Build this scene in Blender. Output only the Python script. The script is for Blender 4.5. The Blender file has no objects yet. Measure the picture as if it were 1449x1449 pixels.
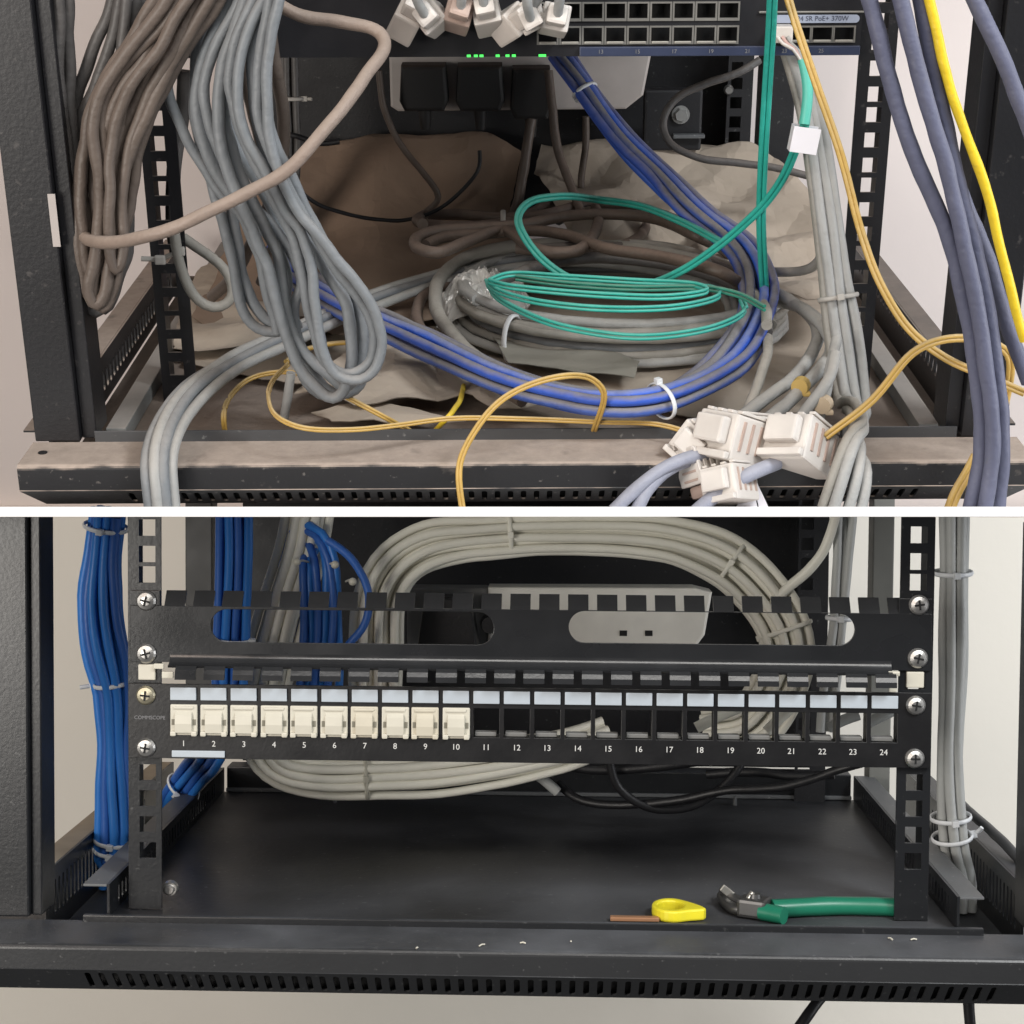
import bpy, bmesh, math, random
from mathutils import Vector, Matrix, noise, geometry
random.seed(7)
SC = bpy.context.scene
R = math.radians

# ------------------------------------------------------------------ camera, world, lamps, exposure
F = 2400.0                                   # focal length in pixels of the 1449 px wide photograph
cd = bpy.data.cameras.new('camera'); cam = bpy.data.objects.new('camera', cd); SC.collection.objects.link(cam)
cd.sensor_width = 36.0; cd.lens = 36.0 * F / 1449.0; cd.clip_start = 0.02; cd.clip_end = 50
cam.location = (0, 0, 0); cam.rotation_euler = (R(90), 0, 0)
SC.camera = cam
W = bpy.data.worlds.new('World'); SC.world = W; W.use_nodes = True
W.node_tree.nodes['Background'].inputs[0].default_value = (0.92, 0.95, 1.0, 1)
W.node_tree.nodes['Background'].inputs[1].default_value = 0.07

def area(name, loc, aim, size, power, col):
    l = bpy.data.lights.new(name, 'AREA'); l.shape = 'RECTANGLE'; l.size = size[0]; l.size_y = size[1]
    l.energy = power; l.color = col
    o = bpy.data.objects.new(name, l); SC.collection.objects.link(o)
    o.location = loc
    o.rotation_euler = (Vector(aim) - Vector(loc)).to_track_quat('-Z', 'Y').to_euler()
    return o
area('ceiling_lamp', (0.85, 0.05, 0.85), (0.08, 1.2, 0.12), (0.35, 0.3), 14.5, (0.95, 0.98, 1.0))
area('room_lamp', (0.20, -0.15, 0.62), (0.0, 1.1, -0.25), (1.2, 0.35), 9, (1.0, 0.97, 0.93))
area('left_room_lamp', (-0.75, -0.3, 0.45), (-0.1, 1.2, 0.15), (0.5, 0.5), 4.6, (1.0, 0.80, 0.68))
area('low_fill_lamp', (-0.90, -0.05, -0.12), (0.08, 1.25, -0.14), (0.5, 0.5), 11.5, (1.0, 0.95, 0.88))  # unseen fill, added to brighten the inside of the lower cabinet
area('right_window_lamp', (1.15, 0.85, 0.02), (0.30, 1.58, 0.0), (0.5, 0.9), 7.5, (0.97, 0.98, 1.0))
SC.view_settings.view_transform = 'Standard'; SC.view_settings.look = 'None'
SC.view_settings.exposure = 0.0; SC.view_settings.gamma = 1.0
SC.render.engine = 'CYCLES'
SC.cycles.use_denoising = True
SC.cycles.use_adaptive_sampling = True; SC.cycles.adaptive_threshold = .02; SC.cycles.max_bounces = 5; SC.cycles.transmission_bounces = 4

# ------------------------------------------------------------------ the two cabinets' own frames (x right, y into the cabinet, z up)
class Frame:
    def __init__(s, t, yaw, roll, px, py, Yw):
        s.R = Matrix.Rotation(roll, 3, 'Y') @ Matrix.Rotation(t, 3, 'X') @ Matrix.Rotation(-yaw, 3, 'Z')
        s.o = Yw * Vector(((px - 724.5) / F, 1, -(py - 724.5) / F))
        s.M = Matrix.Translation(s.o) @ s.R.to_4x4()
        s.RT = s.R.transposed(); s.c = s.RT @ (-s.o)
        s.up = s.R @ Vector((0, 0, 1))
    def at(s, px, py, x=None, y=None, z=None):
        d = s.RT @ Vector(((px - 724.5) / F, 1, -(py - 724.5) / F))
        i = 0 if x is not None else 1 if y is not None else 2
        return s.c + d * (((x, y, z)[i] - s.c[i]) / d[i])
    def Y(s, d, pts):                        # points at depth d (or running from d[0] to d[1])
        n = len(pts)
        if isinstance(d, (int, float)): d = (d, d)
        return [s.at(p[0], p[1], y=(p[2] if len(p) > 2 else d[0] + (d[1] - d[0]) * i / max(1, n - 1))) for i, p in enumerate(pts)]
    def Z(s, h, pts):                        # points at height h
        n = len(pts)
        if isinstance(h, (int, float)): h = (h, h)
        return [s.at(p[0], p[1], z=(p[2] if len(p) > 2 else h[0] + (h[1] - h[0]) * i / max(1, n - 1))) for i, p in enumerate(pts)]
A = Frame(math.atan(1026 / F), R(-.2), R(-.25), 741, 655, 1.004)
B = Frame(math.atan(117 / F), R(1.5), R(.45), 751, 1297, 1.021)
I3 = Frame(0, 0, 0, 724.5, 724.5, 0.0001); I3.o = Vector((0, 0, 0)); I3.M = Matrix.Identity(4)

# ------------------------------------------------------------------ materials
MATS = {}
def mat(name, col, rough=.5, metal=0., var=.12, vscale=60., bump=0., bscale=400., dust=0., dcol=(.30, .245, .205), up=None,
        dnoise=25., dlo=.15, dhi=.85, damp=.9, speck=0., sscale=220., scol=(.5, .5, .48), trans=0., spec=.5, emit=None, coat=0.):
    if name in MATS: return MATS[name]
    m = bpy.data.materials.new(name); m.use_nodes = True; MATS[name] = m
    nt = m.node_tree; N = nt.nodes; L = nt.links
    b = N['Principled BSDF']
    b.inputs['Roughness'].default_value = rough; b.inputs['Metallic'].default_value = metal
    b.inputs['Specular IOR Level'].default_value = spec
    if coat: b.inputs['Coat Weight'].default_value = coat
    if trans: b.inputs['Transmission Weight'].default_value = trans
    if emit:
        b.inputs['Emission Color'].default_value = (*emit[0], 1); b.inputs['Emission Strength'].default_value = emit[1]
    tc = N.new('ShaderNodeTexCoord')
    nz = N.new('ShaderNodeTexNoise'); nz.inputs['Scale'].default_value = vscale; nz.inputs['Detail'].default_value = 5
    L.new(tc.outputs['Object'], nz.inputs['Vector'])
    mx = N.new('ShaderNodeMix'); mx.data_type = 'RGBA'
    mx.inputs['A'].default_value = (*[c * (1 - var) for c in col], 1)
    mx.inputs['B'].default_value = (*[min(1, c * (1 + var)) for c in col], 1)
    L.new(nz.outputs['Fac'], mx.inputs['Factor'])
    out = mx.outputs['Result']; rin = None
    if speck:
        n2 = N.new('ShaderNodeTexNoise'); n2.inputs['Scale'].default_value = sscale; n2.inputs['Detail'].default_value = 3
        L.new(tc.outputs['Object'], n2.inputs['Vector'])
        mr = N.new('ShaderNodeMapRange'); mr.inputs['From Min'].default_value = .66; mr.inputs['From Max'].default_value = .74
        mr.inputs['To Max'].default_value = speck
        L.new(n2.outputs['Fac'], mr.inputs['Value'])
        m2 = N.new('ShaderNodeMix'); m2.data_type = 'RGBA'; m2.inputs['B'].default_value = (*scol, 1)
        L.new(mr.outputs['Result'], m2.inputs['Factor']); L.new(out, m2.inputs['A']); out = m2.outputs['Result']
    if dust:
        g = N.new('ShaderNodeNewGeometry'); dp = N.new('ShaderNodeVectorMath'); dp.operation = 'DOT_PRODUCT'
        dp.inputs[1].default_value = up if up else (0, 0, 1)
        L.new(g.outputs['Normal'], dp.inputs[0])
        n3 = N.new('ShaderNodeTexNoise'); n3.inputs['Scale'].default_value = dnoise; n3.inputs['Detail'].default_value = 6
        L.new(tc.outputs['Object'], n3.inputs['Vector'])
        ad = N.new('ShaderNodeMath'); ad.operation = 'MULTIPLY_ADD'; ad.inputs[1].default_value = damp; ad.inputs[2].default_value = -damp / 2
        L.new(n3.outputs['Fac'], ad.inputs[0])
        a2 = N.new('ShaderNodeMath'); a2.operation = 'ADD'; L.new(dp.outputs['Value'], a2.inputs[0]); L.new(ad.outputs[0], a2.inputs[1])
        mr = N.new('ShaderNodeMapRange'); mr.inputs['From Min'].default_value = dlo; mr.inputs['From Max'].default_value = dhi
        mr.inputs['To Max'].default_value = dust
        L.new(a2.outputs[0], mr.inputs['Value'])
        m3 = N.new('ShaderNodeMix'); m3.data_type = 'RGBA'
        n4 = N.new('ShaderNodeTexNoise'); n4.inputs['Scale'].default_value = dnoise * 2.3; n4.inputs['Detail'].default_value = 8; n4.inputs['Roughness'].default_value = .7
        L.new(tc.outputs['Object'], n4.inputs['Vector'])
        m4 = N.new('ShaderNodeMix'); m4.data_type = 'RGBA'; m4.inputs['A'].default_value = (*[c * .62 for c in dcol], 1); m4.inputs['B'].default_value = (*[min(1, c * 1.3) for c in dcol], 1)
        L.new(n4.outputs['Fac'], m4.inputs['Factor']); L.new(m4.outputs['Result'], m3.inputs['B'])
        L.new(mr.outputs['Result'], m3.inputs['Factor']); L.new(out, m3.inputs['A']); out = m3.outputs['Result']
        rm = N.new('ShaderNodeMapRange'); rm.inputs['To Min'].default_value = rough; rm.inputs['To Max'].default_value = .95
        L.new(mr.outputs['Result'], rm.inputs['Value']); L.new(rm.outputs['Result'], b.inputs['Roughness'])
    elif rough > .15:
        rm = N.new('ShaderNodeMapRange'); rm.inputs['To Min'].default_value = rough - .1; rm.inputs['To Max'].default_value = min(1, rough + .12)
        L.new(nz.outputs['Fac'], rm.inputs['Value']); L.new(rm.outputs['Result'], b.inputs['Roughness'])
    L.new(out, b.inputs['Base Color'])
    if bump:
        nb = N.new('ShaderNodeTexNoise'); nb.inputs['Scale'].default_value = bscale; nb.inputs['Detail'].default_value = 4
        L.new(tc.outputs['Object'], nb.inputs['Vector'])
        bp = N.new('ShaderNodeBump'); bp.inputs['Strength'].default_value = bump; bp.inputs['Distance'].default_value = .002
        L.new(nb.outputs['Fac'], bp.inputs['Height']); L.new(bp.outputs['Normal'], b.inputs['Normal'])
    return m
UA = tuple(A.up)
DUST = (.40, .33, .28)
black_a = mat('dusty_black_steel', (.012, .012, .014), .45, dnoise=45., damp=1.7, dust=.97, dcol=DUST, up=UA, dlo=.3, dhi=.8, speck=.35, sscale=260, scol=(.3, .27, .25), bump=.08)
black_av = mat('black_steel_upright', (.011, .011, .013), .42, dust=.45, dcol=DUST, up=UA, dlo=.4, dhi=1., speck=.18, sscale=180, scol=(.2, .18, .17), bump=.08)
dark_metal = mat('dark_back_steel', (.009, .009, .011), .55, speck=.1, bump=.08)
floor_a = mat('dusty_floor_steel', (.22, .175, .145), .9, var=.35, vscale=28, bump=.5, bscale=160, speck=.4, sscale=130, scol=(.30, .25, .22))
grey_bar = mat('dusty_grey_bar', (.22, .225, .22), .6, dust=.4, dcol=DUST, up=UA)
wall_a = mat('pinkish_wall_paint', (.78, .70, .67), .85, var=.05, vscale=6, bump=.12, bscale=90)
wall_b = mat('cream_wall_paint', (.84, .80, .72), .85, var=.04, vscale=5, bump=.12, bscale=90)
border_m = mat('white_board', (.86, .86, .86), .6, var=.02)
paper_m = mat('brown_kraft_paper', (.27, .185, .13), .92, var=.25, vscale=14, bump=.4, bscale=45, dust=.3, dcol=(.27, .21, .165), up=UA, dlo=.2, dhi=1.1)
paper_g = mat('grey_dusty_paper', (.44, .365, .29), .92, var=.18, vscale=18, bump=.4, bscale=50, dust=.35, dcol=(.42, .36, .30), up=UA, dlo=.2, dhi=1.1)
def cab(name, col, dust=.6, rough=.5, dcol=DUST, **k): return mat(name, col, rough, var=.22, vscale=34, bump=.4, bscale=180, dust=dust, dcol=dcol, up=UA, dnoise=60, speck=.18, sscale=160, scol=(.16, .15, .14), **k)
c_grey = cab('dusty_grey_cable', (.185, .20, .215), .6, dcol=(.32, .305, .29))
c_brown = cab('brown_dusted_cable', (.12, .095, .08), .75, dcol=(.245, .19, .158))
c_dark = cab('dark_grey_cable', (.085, .08, .078), .45, dcol=(.21, .175, .15))
c_beige = cab('beige_dusted_cable', (.27, .21, .175), .5, dcol=(.38, .31, .26))
c_pale = cab('pale_grey_cable', (.34, .345, .34), .55, dcol=(.42, .39, .35))
c_stone = cab('stone_grey_cable', (.27, .26, .235), .6, dcol=(.38, .345, .30))
c_blue = cab('dusty_blue_cable', (.035, .10, .50), .9, dcol=(.23, .215, .215), dlo=.15, dhi=.95)
c_slate = cab('slate_blue_cable', (.115, .122, .185), .4, dcol=(.23, .225, .26))
c_slate2 = cab('light_slate_cable', (.30, .315, .39), .3, dcol=(.4, .39, .4))
c_cord = cab('brown_power_cord', (.10, .075, .06), .8, dcol=(.20, .145, .115))
c_teal = cab('teal_fibre_cable', (.03, .42, .34), .3, rough=.4, dcol=(.28, .42, .36))
c_teald = cab('dusty_teal_fibre', (.025, .24, .17), .5, rough=.5, dcol=(.22, .27, .21))
c_yel = cab('ochre_fibre_cable', (.52, .33, .08), .6, rough=.4, dcol=(.56, .45, .28))
c_yelb = cab('bright_yellow_cable', (.78, .56, .03), .15, rough=.4)
c_black = mat('black_cable_jacket', (.012, .012, .014), .45, bump=.1)
tie_a = mat('dusty_nylon_tie', (.42, .40, .37), .5)
tie_w = mat('white_nylon_tie', (.72, .74, .76), .4)
white_a = mat('browned_white_plastic', (.66, .62, .58), .45, var=.1, vscale=90, dust=.3, dcol=(.48, .38, .32), up=tuple(-v for v in UA), dlo=-.3, dhi=.6)  # turns browner towards downward faces
white_d = mat('stained_white_plastic', (.45, .34, .29), .5, var=.2, vscale=120)
grey_p = mat('grey_metal_port', (.30, .29, .27), .4, metal=.6)
slot_k = mat('opening_shade_black', (.006, .006, .007), .7)  # near-black colour stands for the shade inside openings and slots
sw_face = mat('switch_black_face', (.014, .014, .017), .4, bump=.05)
sw_blue = mat('switch_blue_trim', (.035, .045, .085), .35)
sw_lab = mat('switch_pale_label', (.33, .37, .47), .45)
txt_d = mat('dark_print', (.07, .08, .12), .6)
txt_w = mat('white_print', (.62, .62, .60), .6)
txt_g = mat('faint_grey_print', (.20, .20, .21), .6)
led = mat('green_led', (.02, .5, .05), .4, emit=((.1, 1., .15), 1.3))
bolt_m = mat('zinc_bolt', (.55, .54, .52), .35, metal=.9)
bolt_y = mat('yellowed_zinc_bolt', (.50, .46, .34), .4, metal=.85)
steel_d = mat('galvanised_bolt', (.33, .33, .32), .5, metal=.6)
label_m = mat('white_paper_tag', (.78, .76, .80), .6, var=.03)
bag_m = mat('clear_crumpled_plastic', (.72, .70, .66), .12, trans=.35, spec=.8, var=.1)
strip_a = mat('dusty_power_strip', (.50, .45, .42), .5, dust=.4, dcol=(.3, .25, .22), up=UA)
plug_m = mat('black_plug_plastic', (.013, .012, .012), .6, dust=.5, dcol=(.12, .08, .06), up=UA)
black_b = mat('satin_black_steel', (.013, .014, .016), .34, var=.2, vscale=30, speck=.25, sscale=300, scol=(.2, .2, .2), bump=.06, dust=.5, dcol=(.17, .18, .20), up=tuple(B.up), dnoise=16, dlo=.75, dhi=1.25)  # grey-blue film on upward faces paints in their sheen
panel_b = mat('matte_black_panel', (.009, .009, .010), .38, bump=.05)
mgr_b = mat('gloss_black_panel', (.016, .017, .019), .27, var=.35, vscale=22, bump=.03)
mgr_g = mat('polished_black_bend', (.022, .023, .025), .17, var=.3, vscale=40, bump=.02, spec=.7)
lip_b = mat('lightened_black_lip', (.030, .031, .033), .34, var=.2, vscale=30, speck=.3, sscale=260, scol=(.25, .25, .25), bump=.05, dust=.55, dcol=(.19, .20, .22), up=tuple(B.up), dnoise=16, dlo=.75, dhi=1.25)  # paler than the cabinet black for vent light; film paints the top's sheen
floor_b = mat('scuffed_black_floor', (.014, .015, .018), .36, var=.5, vscale=9, dust=.6, dcol=(.15, .155, .165), up=tuple(B.up), dnoise=6, damp=1.5, dlo=.8, dhi=1.4, speck=.5, sscale=210, scol=(.22, .22, .22), bump=.1, bscale=180)  # patchy grey film paints in floor sheen and smears; specks are scuffs
bar_b = mat('worn_grey_steel', (.115, .12, .125), .5, var=.2, vscale=50, speck=.3)
dust_b = mat('dusty_tan_edge', (.42, .35, .26), .85, var=.2, vscale=60)
c_bblue = mat('clean_blue_cable', (.03, .19, .60), .4, bump=.1, var=.12)
c_bblue2 = mat('deep_blue_cable', (.035, .13, .46), .42, bump=.1)
c_bwhite = mat('ivory_cable', (.80, .78, .69), .45, bump=.1, var=.08)
c_bgrey = mat('mid_grey_cable', (.40, .41, .40), .5, bump=.12)
ivory = mat('ivory_keystone_plastic', (.59, .565, .48), .38, var=.06, vscale=120)
lab_b = mat('pale_blue_label', (.44, .49, .54), .4, var=.05, vscale=150)
strip_b = mat('white_power_strip', (.80, .78, .72), .4)
yel_t = mat('yellow_tool_plastic', (.80, .70, .03), .35)
cop_t = mat('copper_blade', (.42, .22, .12), .45, metal=.3)
green_t = mat('green_grip', (.012, .17, .10), .35, var=.15)
jaw_m = mat('dark_tool_steel', (.10, .10, .10), .4, metal=.7)
jaw_e = mat('bright_tool_edge', (.55, .54, .50), .3, metal=.8)

# ------------------------------------------------------------------ mesh helpers
class MB:
    def __init__(s): s.v = []; s.f = []; s.sm = []
    def add(s, vs, fs, smooth=False):
        n = len(s.v); s.v += [Vector(v) for v in vs]; s.f += [[i + n for i in f] for f in fs]; s.sm += [smooth] * len(fs); return s
    def bm(s, bm, M=None, smooth=False):
        bm.verts.index_update(); vs = [(M @ v.co if M else v.co.copy()) for v in bm.verts]
        s.add(vs, [[v.index for v in f.verts] for f in bm.faces], smooth); bm.free(); return s
    def box(s, x0, x1, y0, y1, z0, z1, bev=.0006, M=None):
        b = bmesh.new(); bmesh.ops.create_cube(b, size=1)
        for v in b.verts: v.co = Vector(((x0 + x1) / 2 + v.co.x * (x1 - x0), (y0 + y1) / 2 + v.co.y * (y1 - y0), (z0 + z1) / 2 + v.co.z * (z1 - z0)))
        if bev: bmesh.ops.bevel(b, geom=b.edges[:], offset=min(bev, .45 * min(x1 - x0, y1 - y0, z1 - z0)), segments=2, affect='EDGES', profile=.6)
        return s.bm(b, M)
    def cyl(s, p, q, r0, r1=None, n=16, smooth=True):
        p, q = Vector(p), Vector(q); r1 = r0 if r1 is None else r1
        t = (q - p).normalized(); a = t.orthogonal().normalized(); c = t.cross(a)
        vs = []
        for o, r in ((p, r0), (q, r1)):
            vs += [o + r * (math.cos(k * 2 * math.pi / n) * a + math.sin(k * 2 * math.pi / n) * c) for k in range(n)]
        s.add(vs, [[k, (k + 1) % n, n + (k + 1) % n, n + k] for k in range(n)], smooth)
        s.add([vs[n - 1 - k] for k in range(n)], [list(range(n))]); s.add(vs[n:], [list(range(n))]); return s
    def tube(s, pts, r, n=9, closed=False, flat=1., hint=None, rj=0.):
        m = len(pts); vs = []; fs = []
        T = [((pts[(i + 1) % m] if closed or i < m - 1 else pts[i]) - (pts[i - 1] if closed or i > 0 else pts[i])).normalized() for i in range(m)]
        a = (Vector(hint) if hint else T[0].orthogonal()); a = (a - T[0] * a.dot(T[0])).normalized()
        for i in range(m):
            a = (a - T[i] * a.dot(T[i])); a = a.normalized() if a.length > 1e-6 else T[i].orthogonal().normalized()
            c = T[i].cross(a); rr = r * (1 + rj * noise.noise(pts[i] * 90))
            vs += [pts[i] + rr * (math.cos(k * 2 * math.pi / n) * a * flat + math.sin(k * 2 * math.pi / n) * c) for k in range(n)]
        for i in range(m if closed else m - 1):
            j = (i + 1) % m
            fs += [[i * n + k, i * n + (k + 1) % n, j * n + (k + 1) % n, j * n + k] for k in range(n)]
        s.add(vs, fs, True)
        if not closed:
            s.add([vs[n - 1 - k] for k in range(n)], [list(range(n))]); s.add(vs[-n:], [list(range(n))])
        return s
    def prism(s, poly, x0, x1):              # (y, z) outline swept along x
        n = len(poly); vs = [Vector((x0, y, z)) for y, z in poly] + [Vector((x1, y, z)) for y, z in poly]
        s.add(vs, [[k, (k + 1) % n, n + (k + 1) % n, n + k] for k in range(n)] + [list(range(n))[::-1], list(range(n, 2 * n))]); return s
    def extr(s, poly, d):                    # closed loop of 3-D points pushed along d
        n = len(poly); d = Vector(d); vs = [Vector(p) for p in poly] + [Vector(p) + d for p in poly]
        s.add(vs, [[k, (k + 1) % n, n + (k + 1) % n, n + k] for k in range(n)] + [list(range(n))[::-1], list(range(n, 2 * n))]); return s
    def data(s, name, off):
        me = bpy.data.meshes.new(name); me.from_pydata([v - off for v in s.v], [], s.f)
        me.polygons.foreach_set('use_smooth', s.sm)
        b = bmesh.new(); b.from_mesh(me); bmesh.ops.recalc_face_normals(b, faces=b.faces[:]); b.to_mesh(b and me); b.free()
        me.update(); return me

def curve_mesh(splines, thick, bevel=0.):
    """2-D outlines with holes -> plate in the XY plane, thickness along Z."""
    cu = bpy.data.curves.new('tmp', 'CURVE'); cu.dimensions = '2D'; cu.fill_mode = 'BOTH'; cu.extrude = thick / 2 - bevel; cu.bevel_depth = bevel; cu.bevel_resolution = 1
    if bevel: cu.offset = -bevel
    for sp in splines:
        p = cu.splines.new('POLY'); p.points.add(len(sp) - 1); p.use_cyclic_u = True
        for q, (x, y) in zip(p.points, sp): q.co = (x, y, 0, 1)
    return tmp_mesh(cu)
def tmp_mesh(cu):
    o = bpy.data.objects.new('tmp', cu); SC.collection.objects.link(o)
    me = bpy.data.meshes.new_from_object(o.evaluated_get(bpy.context.evaluated_depsgraph_get()))
    vs = [v.co.copy() for v in me.vertices]; fs = [list(p.vertices) for p in me.polygons]
    bpy.data.objects.remove(o); bpy.data.meshes.remove(me); bpy.data.curves.remove(cu)
    return vs, fs
def rect(x0, x1, y0, y1): return [(x0, y0), (x1, y0), (x1, y1), (x0, y1)]
def stad(x0, x1, y0, y1, n=8):
    r = min(x1 - x0, y1 - y0) / 2; out = []
    for cx, cy, a0 in ((x1 - r, y0 + r, -90), (x1 - r, y1 - r, 0), (x0 + r, y1 - r, 90), (x0 + r, y0 + r, 180)):
        for k in range(n + 1):
            a = R(a0 + 90 * k / n); q = (cx + r * math.cos(a), cy + r * math.sin(a))
            if not out or (Vector(q) - Vector(out[-1])).length > 1e-6: out.append(q)
    return out
PXZ = Matrix(((1, 0, 0, 0), (0, 0, 1, 0), (0, 1, 0, 0), (0, 0, 0, 1)))     # (x, y, thickness) -> (x, depth, z)
def plate_xz(mb, splines, y, thick, bevel=0.):
    vs, fs = curve_mesh(splines, thick, bevel)
    return mb.add([Vector((v.x, y + v.z, v.y)) for v in vs], fs)
def plate_M(mb, splines, thick, M, bevel=0.):
    vs, fs = curve_mesh(splines, thick, bevel); return mb.add([M @ v for v in vs], fs)
def text_mb(string, size, origin, X=(1, 0, 0), Z=(0, 0, 1), ext=.0001):
    cu = bpy.data.curves.new('t', 'FONT'); cu.body = string; cu.size = size; cu.align_x = 'CENTER'; cu.align_y = 'CENTER'; cu.extrude = ext; cu.resolution_u = 3
    vs, fs = tmp_mesh(cu); X = Vector(X); Z = Vector(Z); D = X.cross(Z); o = Vector(origin)
    return MB().add([o + X * v.x + Z * v.y - D * v.z for v in vs], fs)

def spline(pts, step=.004, closed=False):
    P = [Vector(p) for p in pts]; n = len(P); out = []
    for i in range(n if closed else n - 1):
        p1, p2 = P[i], P[(i + 1) % n]
        p0 = P[i - 1] if (closed or i > 0) else p1 + (p1 - p2) * .5
        p3 = P[(i + 2) % n] if (closed or i < n - 2) else p2 + (p2 - p1) * .5
        t0 = 0.; t1 = max(1e-5, (p1 - p0).length ** .5); t2 = t1 + max(1e-5, (p2 - p1).length ** .5); t3 = t2 + max(1e-5, (p3 - p2).length ** .5)
        m = max(2, int((p2 - p1).length / step))
        for k in range(m):
            t = t1 + (t2 - t1) * k / m
            a1 = p0 * ((t1 - t) / (t1 - t0)) + p1 * ((t - t0) / (t1 - t0)); a2 = p1 * ((t2 - t) / (t2 - t1)) + p2 * ((t - t1) / (t2 - t1)); a3 = p2 * ((t3 - t) / (t3 - t2)) + p3 * ((t - t2) / (t3 - t2))
            b1 = a1 * ((t2 - t) / (t2 - t0)) + a2 * ((t - t0) / (t2 - t0)); b2 = a2 * ((t3 - t) / (t3 - t1)) + a3 * ((t - t1) / (t3 - t1))
            out.append(b1 * ((t2 - t) / (t2 - t1)) + b2 * ((t - t1) / (t2 - t1)))
    if not closed: out.append(P[-1].copy())
    return out
def smooth(pts, it=2):
    for _ in range(it): pts = [pts[0]] + [(pts[i - 1] + pts[i] * 2 + pts[i + 1]) / 4 for i in range(1, len(pts) - 1)] + [pts[-1]]
    return pts
def strands(path, offs, scales=None, hint=(0, 0, 1), twist=0., wob=.0006):
    c = smooth(spline(path, .006), 3); n = len(c); out = []; frames = []
    cum = [0.]
    for i in range(1, n): cum.append(cum[-1] + (c[i] - c[i - 1]).length)
    h = Vector(hint)
    for i in range(n):
        t = (c[min(n - 1, i + 1)] - c[max(0, i - 1)]).normalized(); u = t.cross(h)
        u = u.normalized() if u.length > .15 else (frames[-1][1] if frames else t.orthogonal().normalized())
        if frames: u = (u * .4 + frames[-1][1] * .6); u = (u - t * u.dot(t)).normalized()
        frames.append((t, u, u.cross(t).normalized()))
    for j, (a, b) in enumerate(offs):
        s = []
        for i in range(n):
            f = i / (n - 1); k = 1.
            if scales:
                g = f * (len(scales) - 1); q = min(len(scales) - 2, int(g)); w = g - q; w = w * w * (3 - 2 * w); k = scales[q] * (1 - w) + scales[q + 1] * w
            th = twist * f; aa = a * math.cos(th) - b * math.sin(th); bb = a * math.sin(th) + b * math.cos(th)
            wv = Vector((noise.noise(Vector((cum[i] * 14, j * 7.1, 1))), noise.noise(Vector((cum[i] * 14, j * 7.1, 5))), noise.noise(Vector((cum[i] * 14, j * 7.1, 9))))) * wob * 2
            s.append(c[i] + frames[i][1] * aa * k + frames[i][2] * bb * k + wv)
        out.append(s)
    return out, c, frames

COL = SC.collection
class Thing:
    """collects parts in a cabinet's frame, then links one Empty (or one mesh) with its parts"""
    def __init__(s, fr, name, label, cat, group=None, kind=None):
        s.fr, s.name, s.label, s.cat, s.group, s.kind = fr, name, label, cat, group, kind; s.parts = []
    def part(s, name, mb, m, parent=None, label=None, kind=None):
        s.parts.append((name, mb, m, parent, label, kind)); return len(s.parts) - 1
    def build(s):
        V = [v for p in s.parts for v in p[1].v]
        lo = Vector([min(v[i] for v in V) for i in range(3)]); hi = Vector([max(v[i] for v in V) for i in range(3)])
        base = Vector(((lo.x + hi.x) / 2, (lo.y + hi.y) / 2, lo.z))
        M = s.fr.M @ Matrix.Translation(base)
        if len(s.parts) == 1:
            n, mb, m, _, _, _ = s.parts[0]; me = mb.data(s.name, base); me.materials.append(m); root = bpy.data.objects.new(s.name, me); COL.objects.link(root)
        else:
            root = bpy.data.objects.new(s.name, None); COL.objects.link(root); root.empty_display_size = .02; objs = []
            for n, mb, m, par, lab, kd in s.parts:
                me = mb.data(n, base); me.materials.append(m); o = bpy.data.objects.new(n, me); COL.objects.link(o)
                o.parent = root if par is None else objs[par]
                if lab: o['label'] = lab
                if kd: o['kind'] = kd
                objs.append(o)
        root.matrix_world = M
        if s.label: root['label'] = s.label
        if s.cat and s.kind != 'structure': root['category'] = s.cat
        if s.group: root['group'] = s.group
        if s.kind: root['kind'] = s.kind
        return root
def kink(pts, amp):
    o = Vector((random.uniform(0, 50), random.uniform(0, 50), 0)); L = 0.; out = [pts[0]]
    for i in range(1, len(pts)):
        L += (pts[i] - pts[i - 1]).length
        f = min(1., L / .03)
        out.append(pts[i] + f * amp * Vector((noise.noise(o + Vector((L * 17, 0, 0))), noise.noise(o + Vector((L * 17, 9, 0))), noise.noise(o + Vector((L * 17, 0, 9))))) + f * amp * .35 * Vector((noise.noise(o + Vector((L * 60, 3, 0))), 0, noise.noise(o + Vector((L * 60, 0, 5))))))
    return out
def cable(fr, name, label, pts, r, m, cat='cable', group=None, step=.004, sm=2, n=10, rj=.07, kk=.0014):
    t = Thing(fr, name, label, cat, group); t.part('jacket', MB().tube(kink(smooth(spline(pts, step), sm), kk), r, n, rj=rj), m); t.build()
def ring(c, t, u, v, ru, rv, r=.0009, flat=1.9):
    pts = [c + u * ru * math.cos(k * math.pi / 12) + v * rv * math.sin(k * math.pi / 12) for k in range(24)]
    return MB().tube(pts, r, 8, closed=True, flat=flat, hint=t)
def tie(th, c, fr3, ru, rv, m, tail=None, head=None, r=.0008):
    t, u, v = fr3; i = th.part('cable_tie', ring(c, t, u, v, ru, rv, r), m)
    hd = Vector(head) if head is not None else -v
    hp = c + (u * (ru + .001) * hd.dot(u) + v * (rv + .001) * hd.dot(v))
    b = MB(); M = Matrix.Translation(hp) @ Matrix((u, t, v)).transposed().to_4x4(); b.box(-.0022, .0022, -.002, .002, -.002, .002, .0005, M)
    th.part('tie_head', b, m, i)
    if tail: th.part('tie_tail', MB().tube(spline([hp, hp + Vector(tail) * .5 + u * .001, hp + Vector(tail)]), r, 6, flat=1.8, hint=t), m, i)
def near_idx(c, p): return min(range(len(c)), key=lambda i: (c[i] - p).length)
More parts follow.
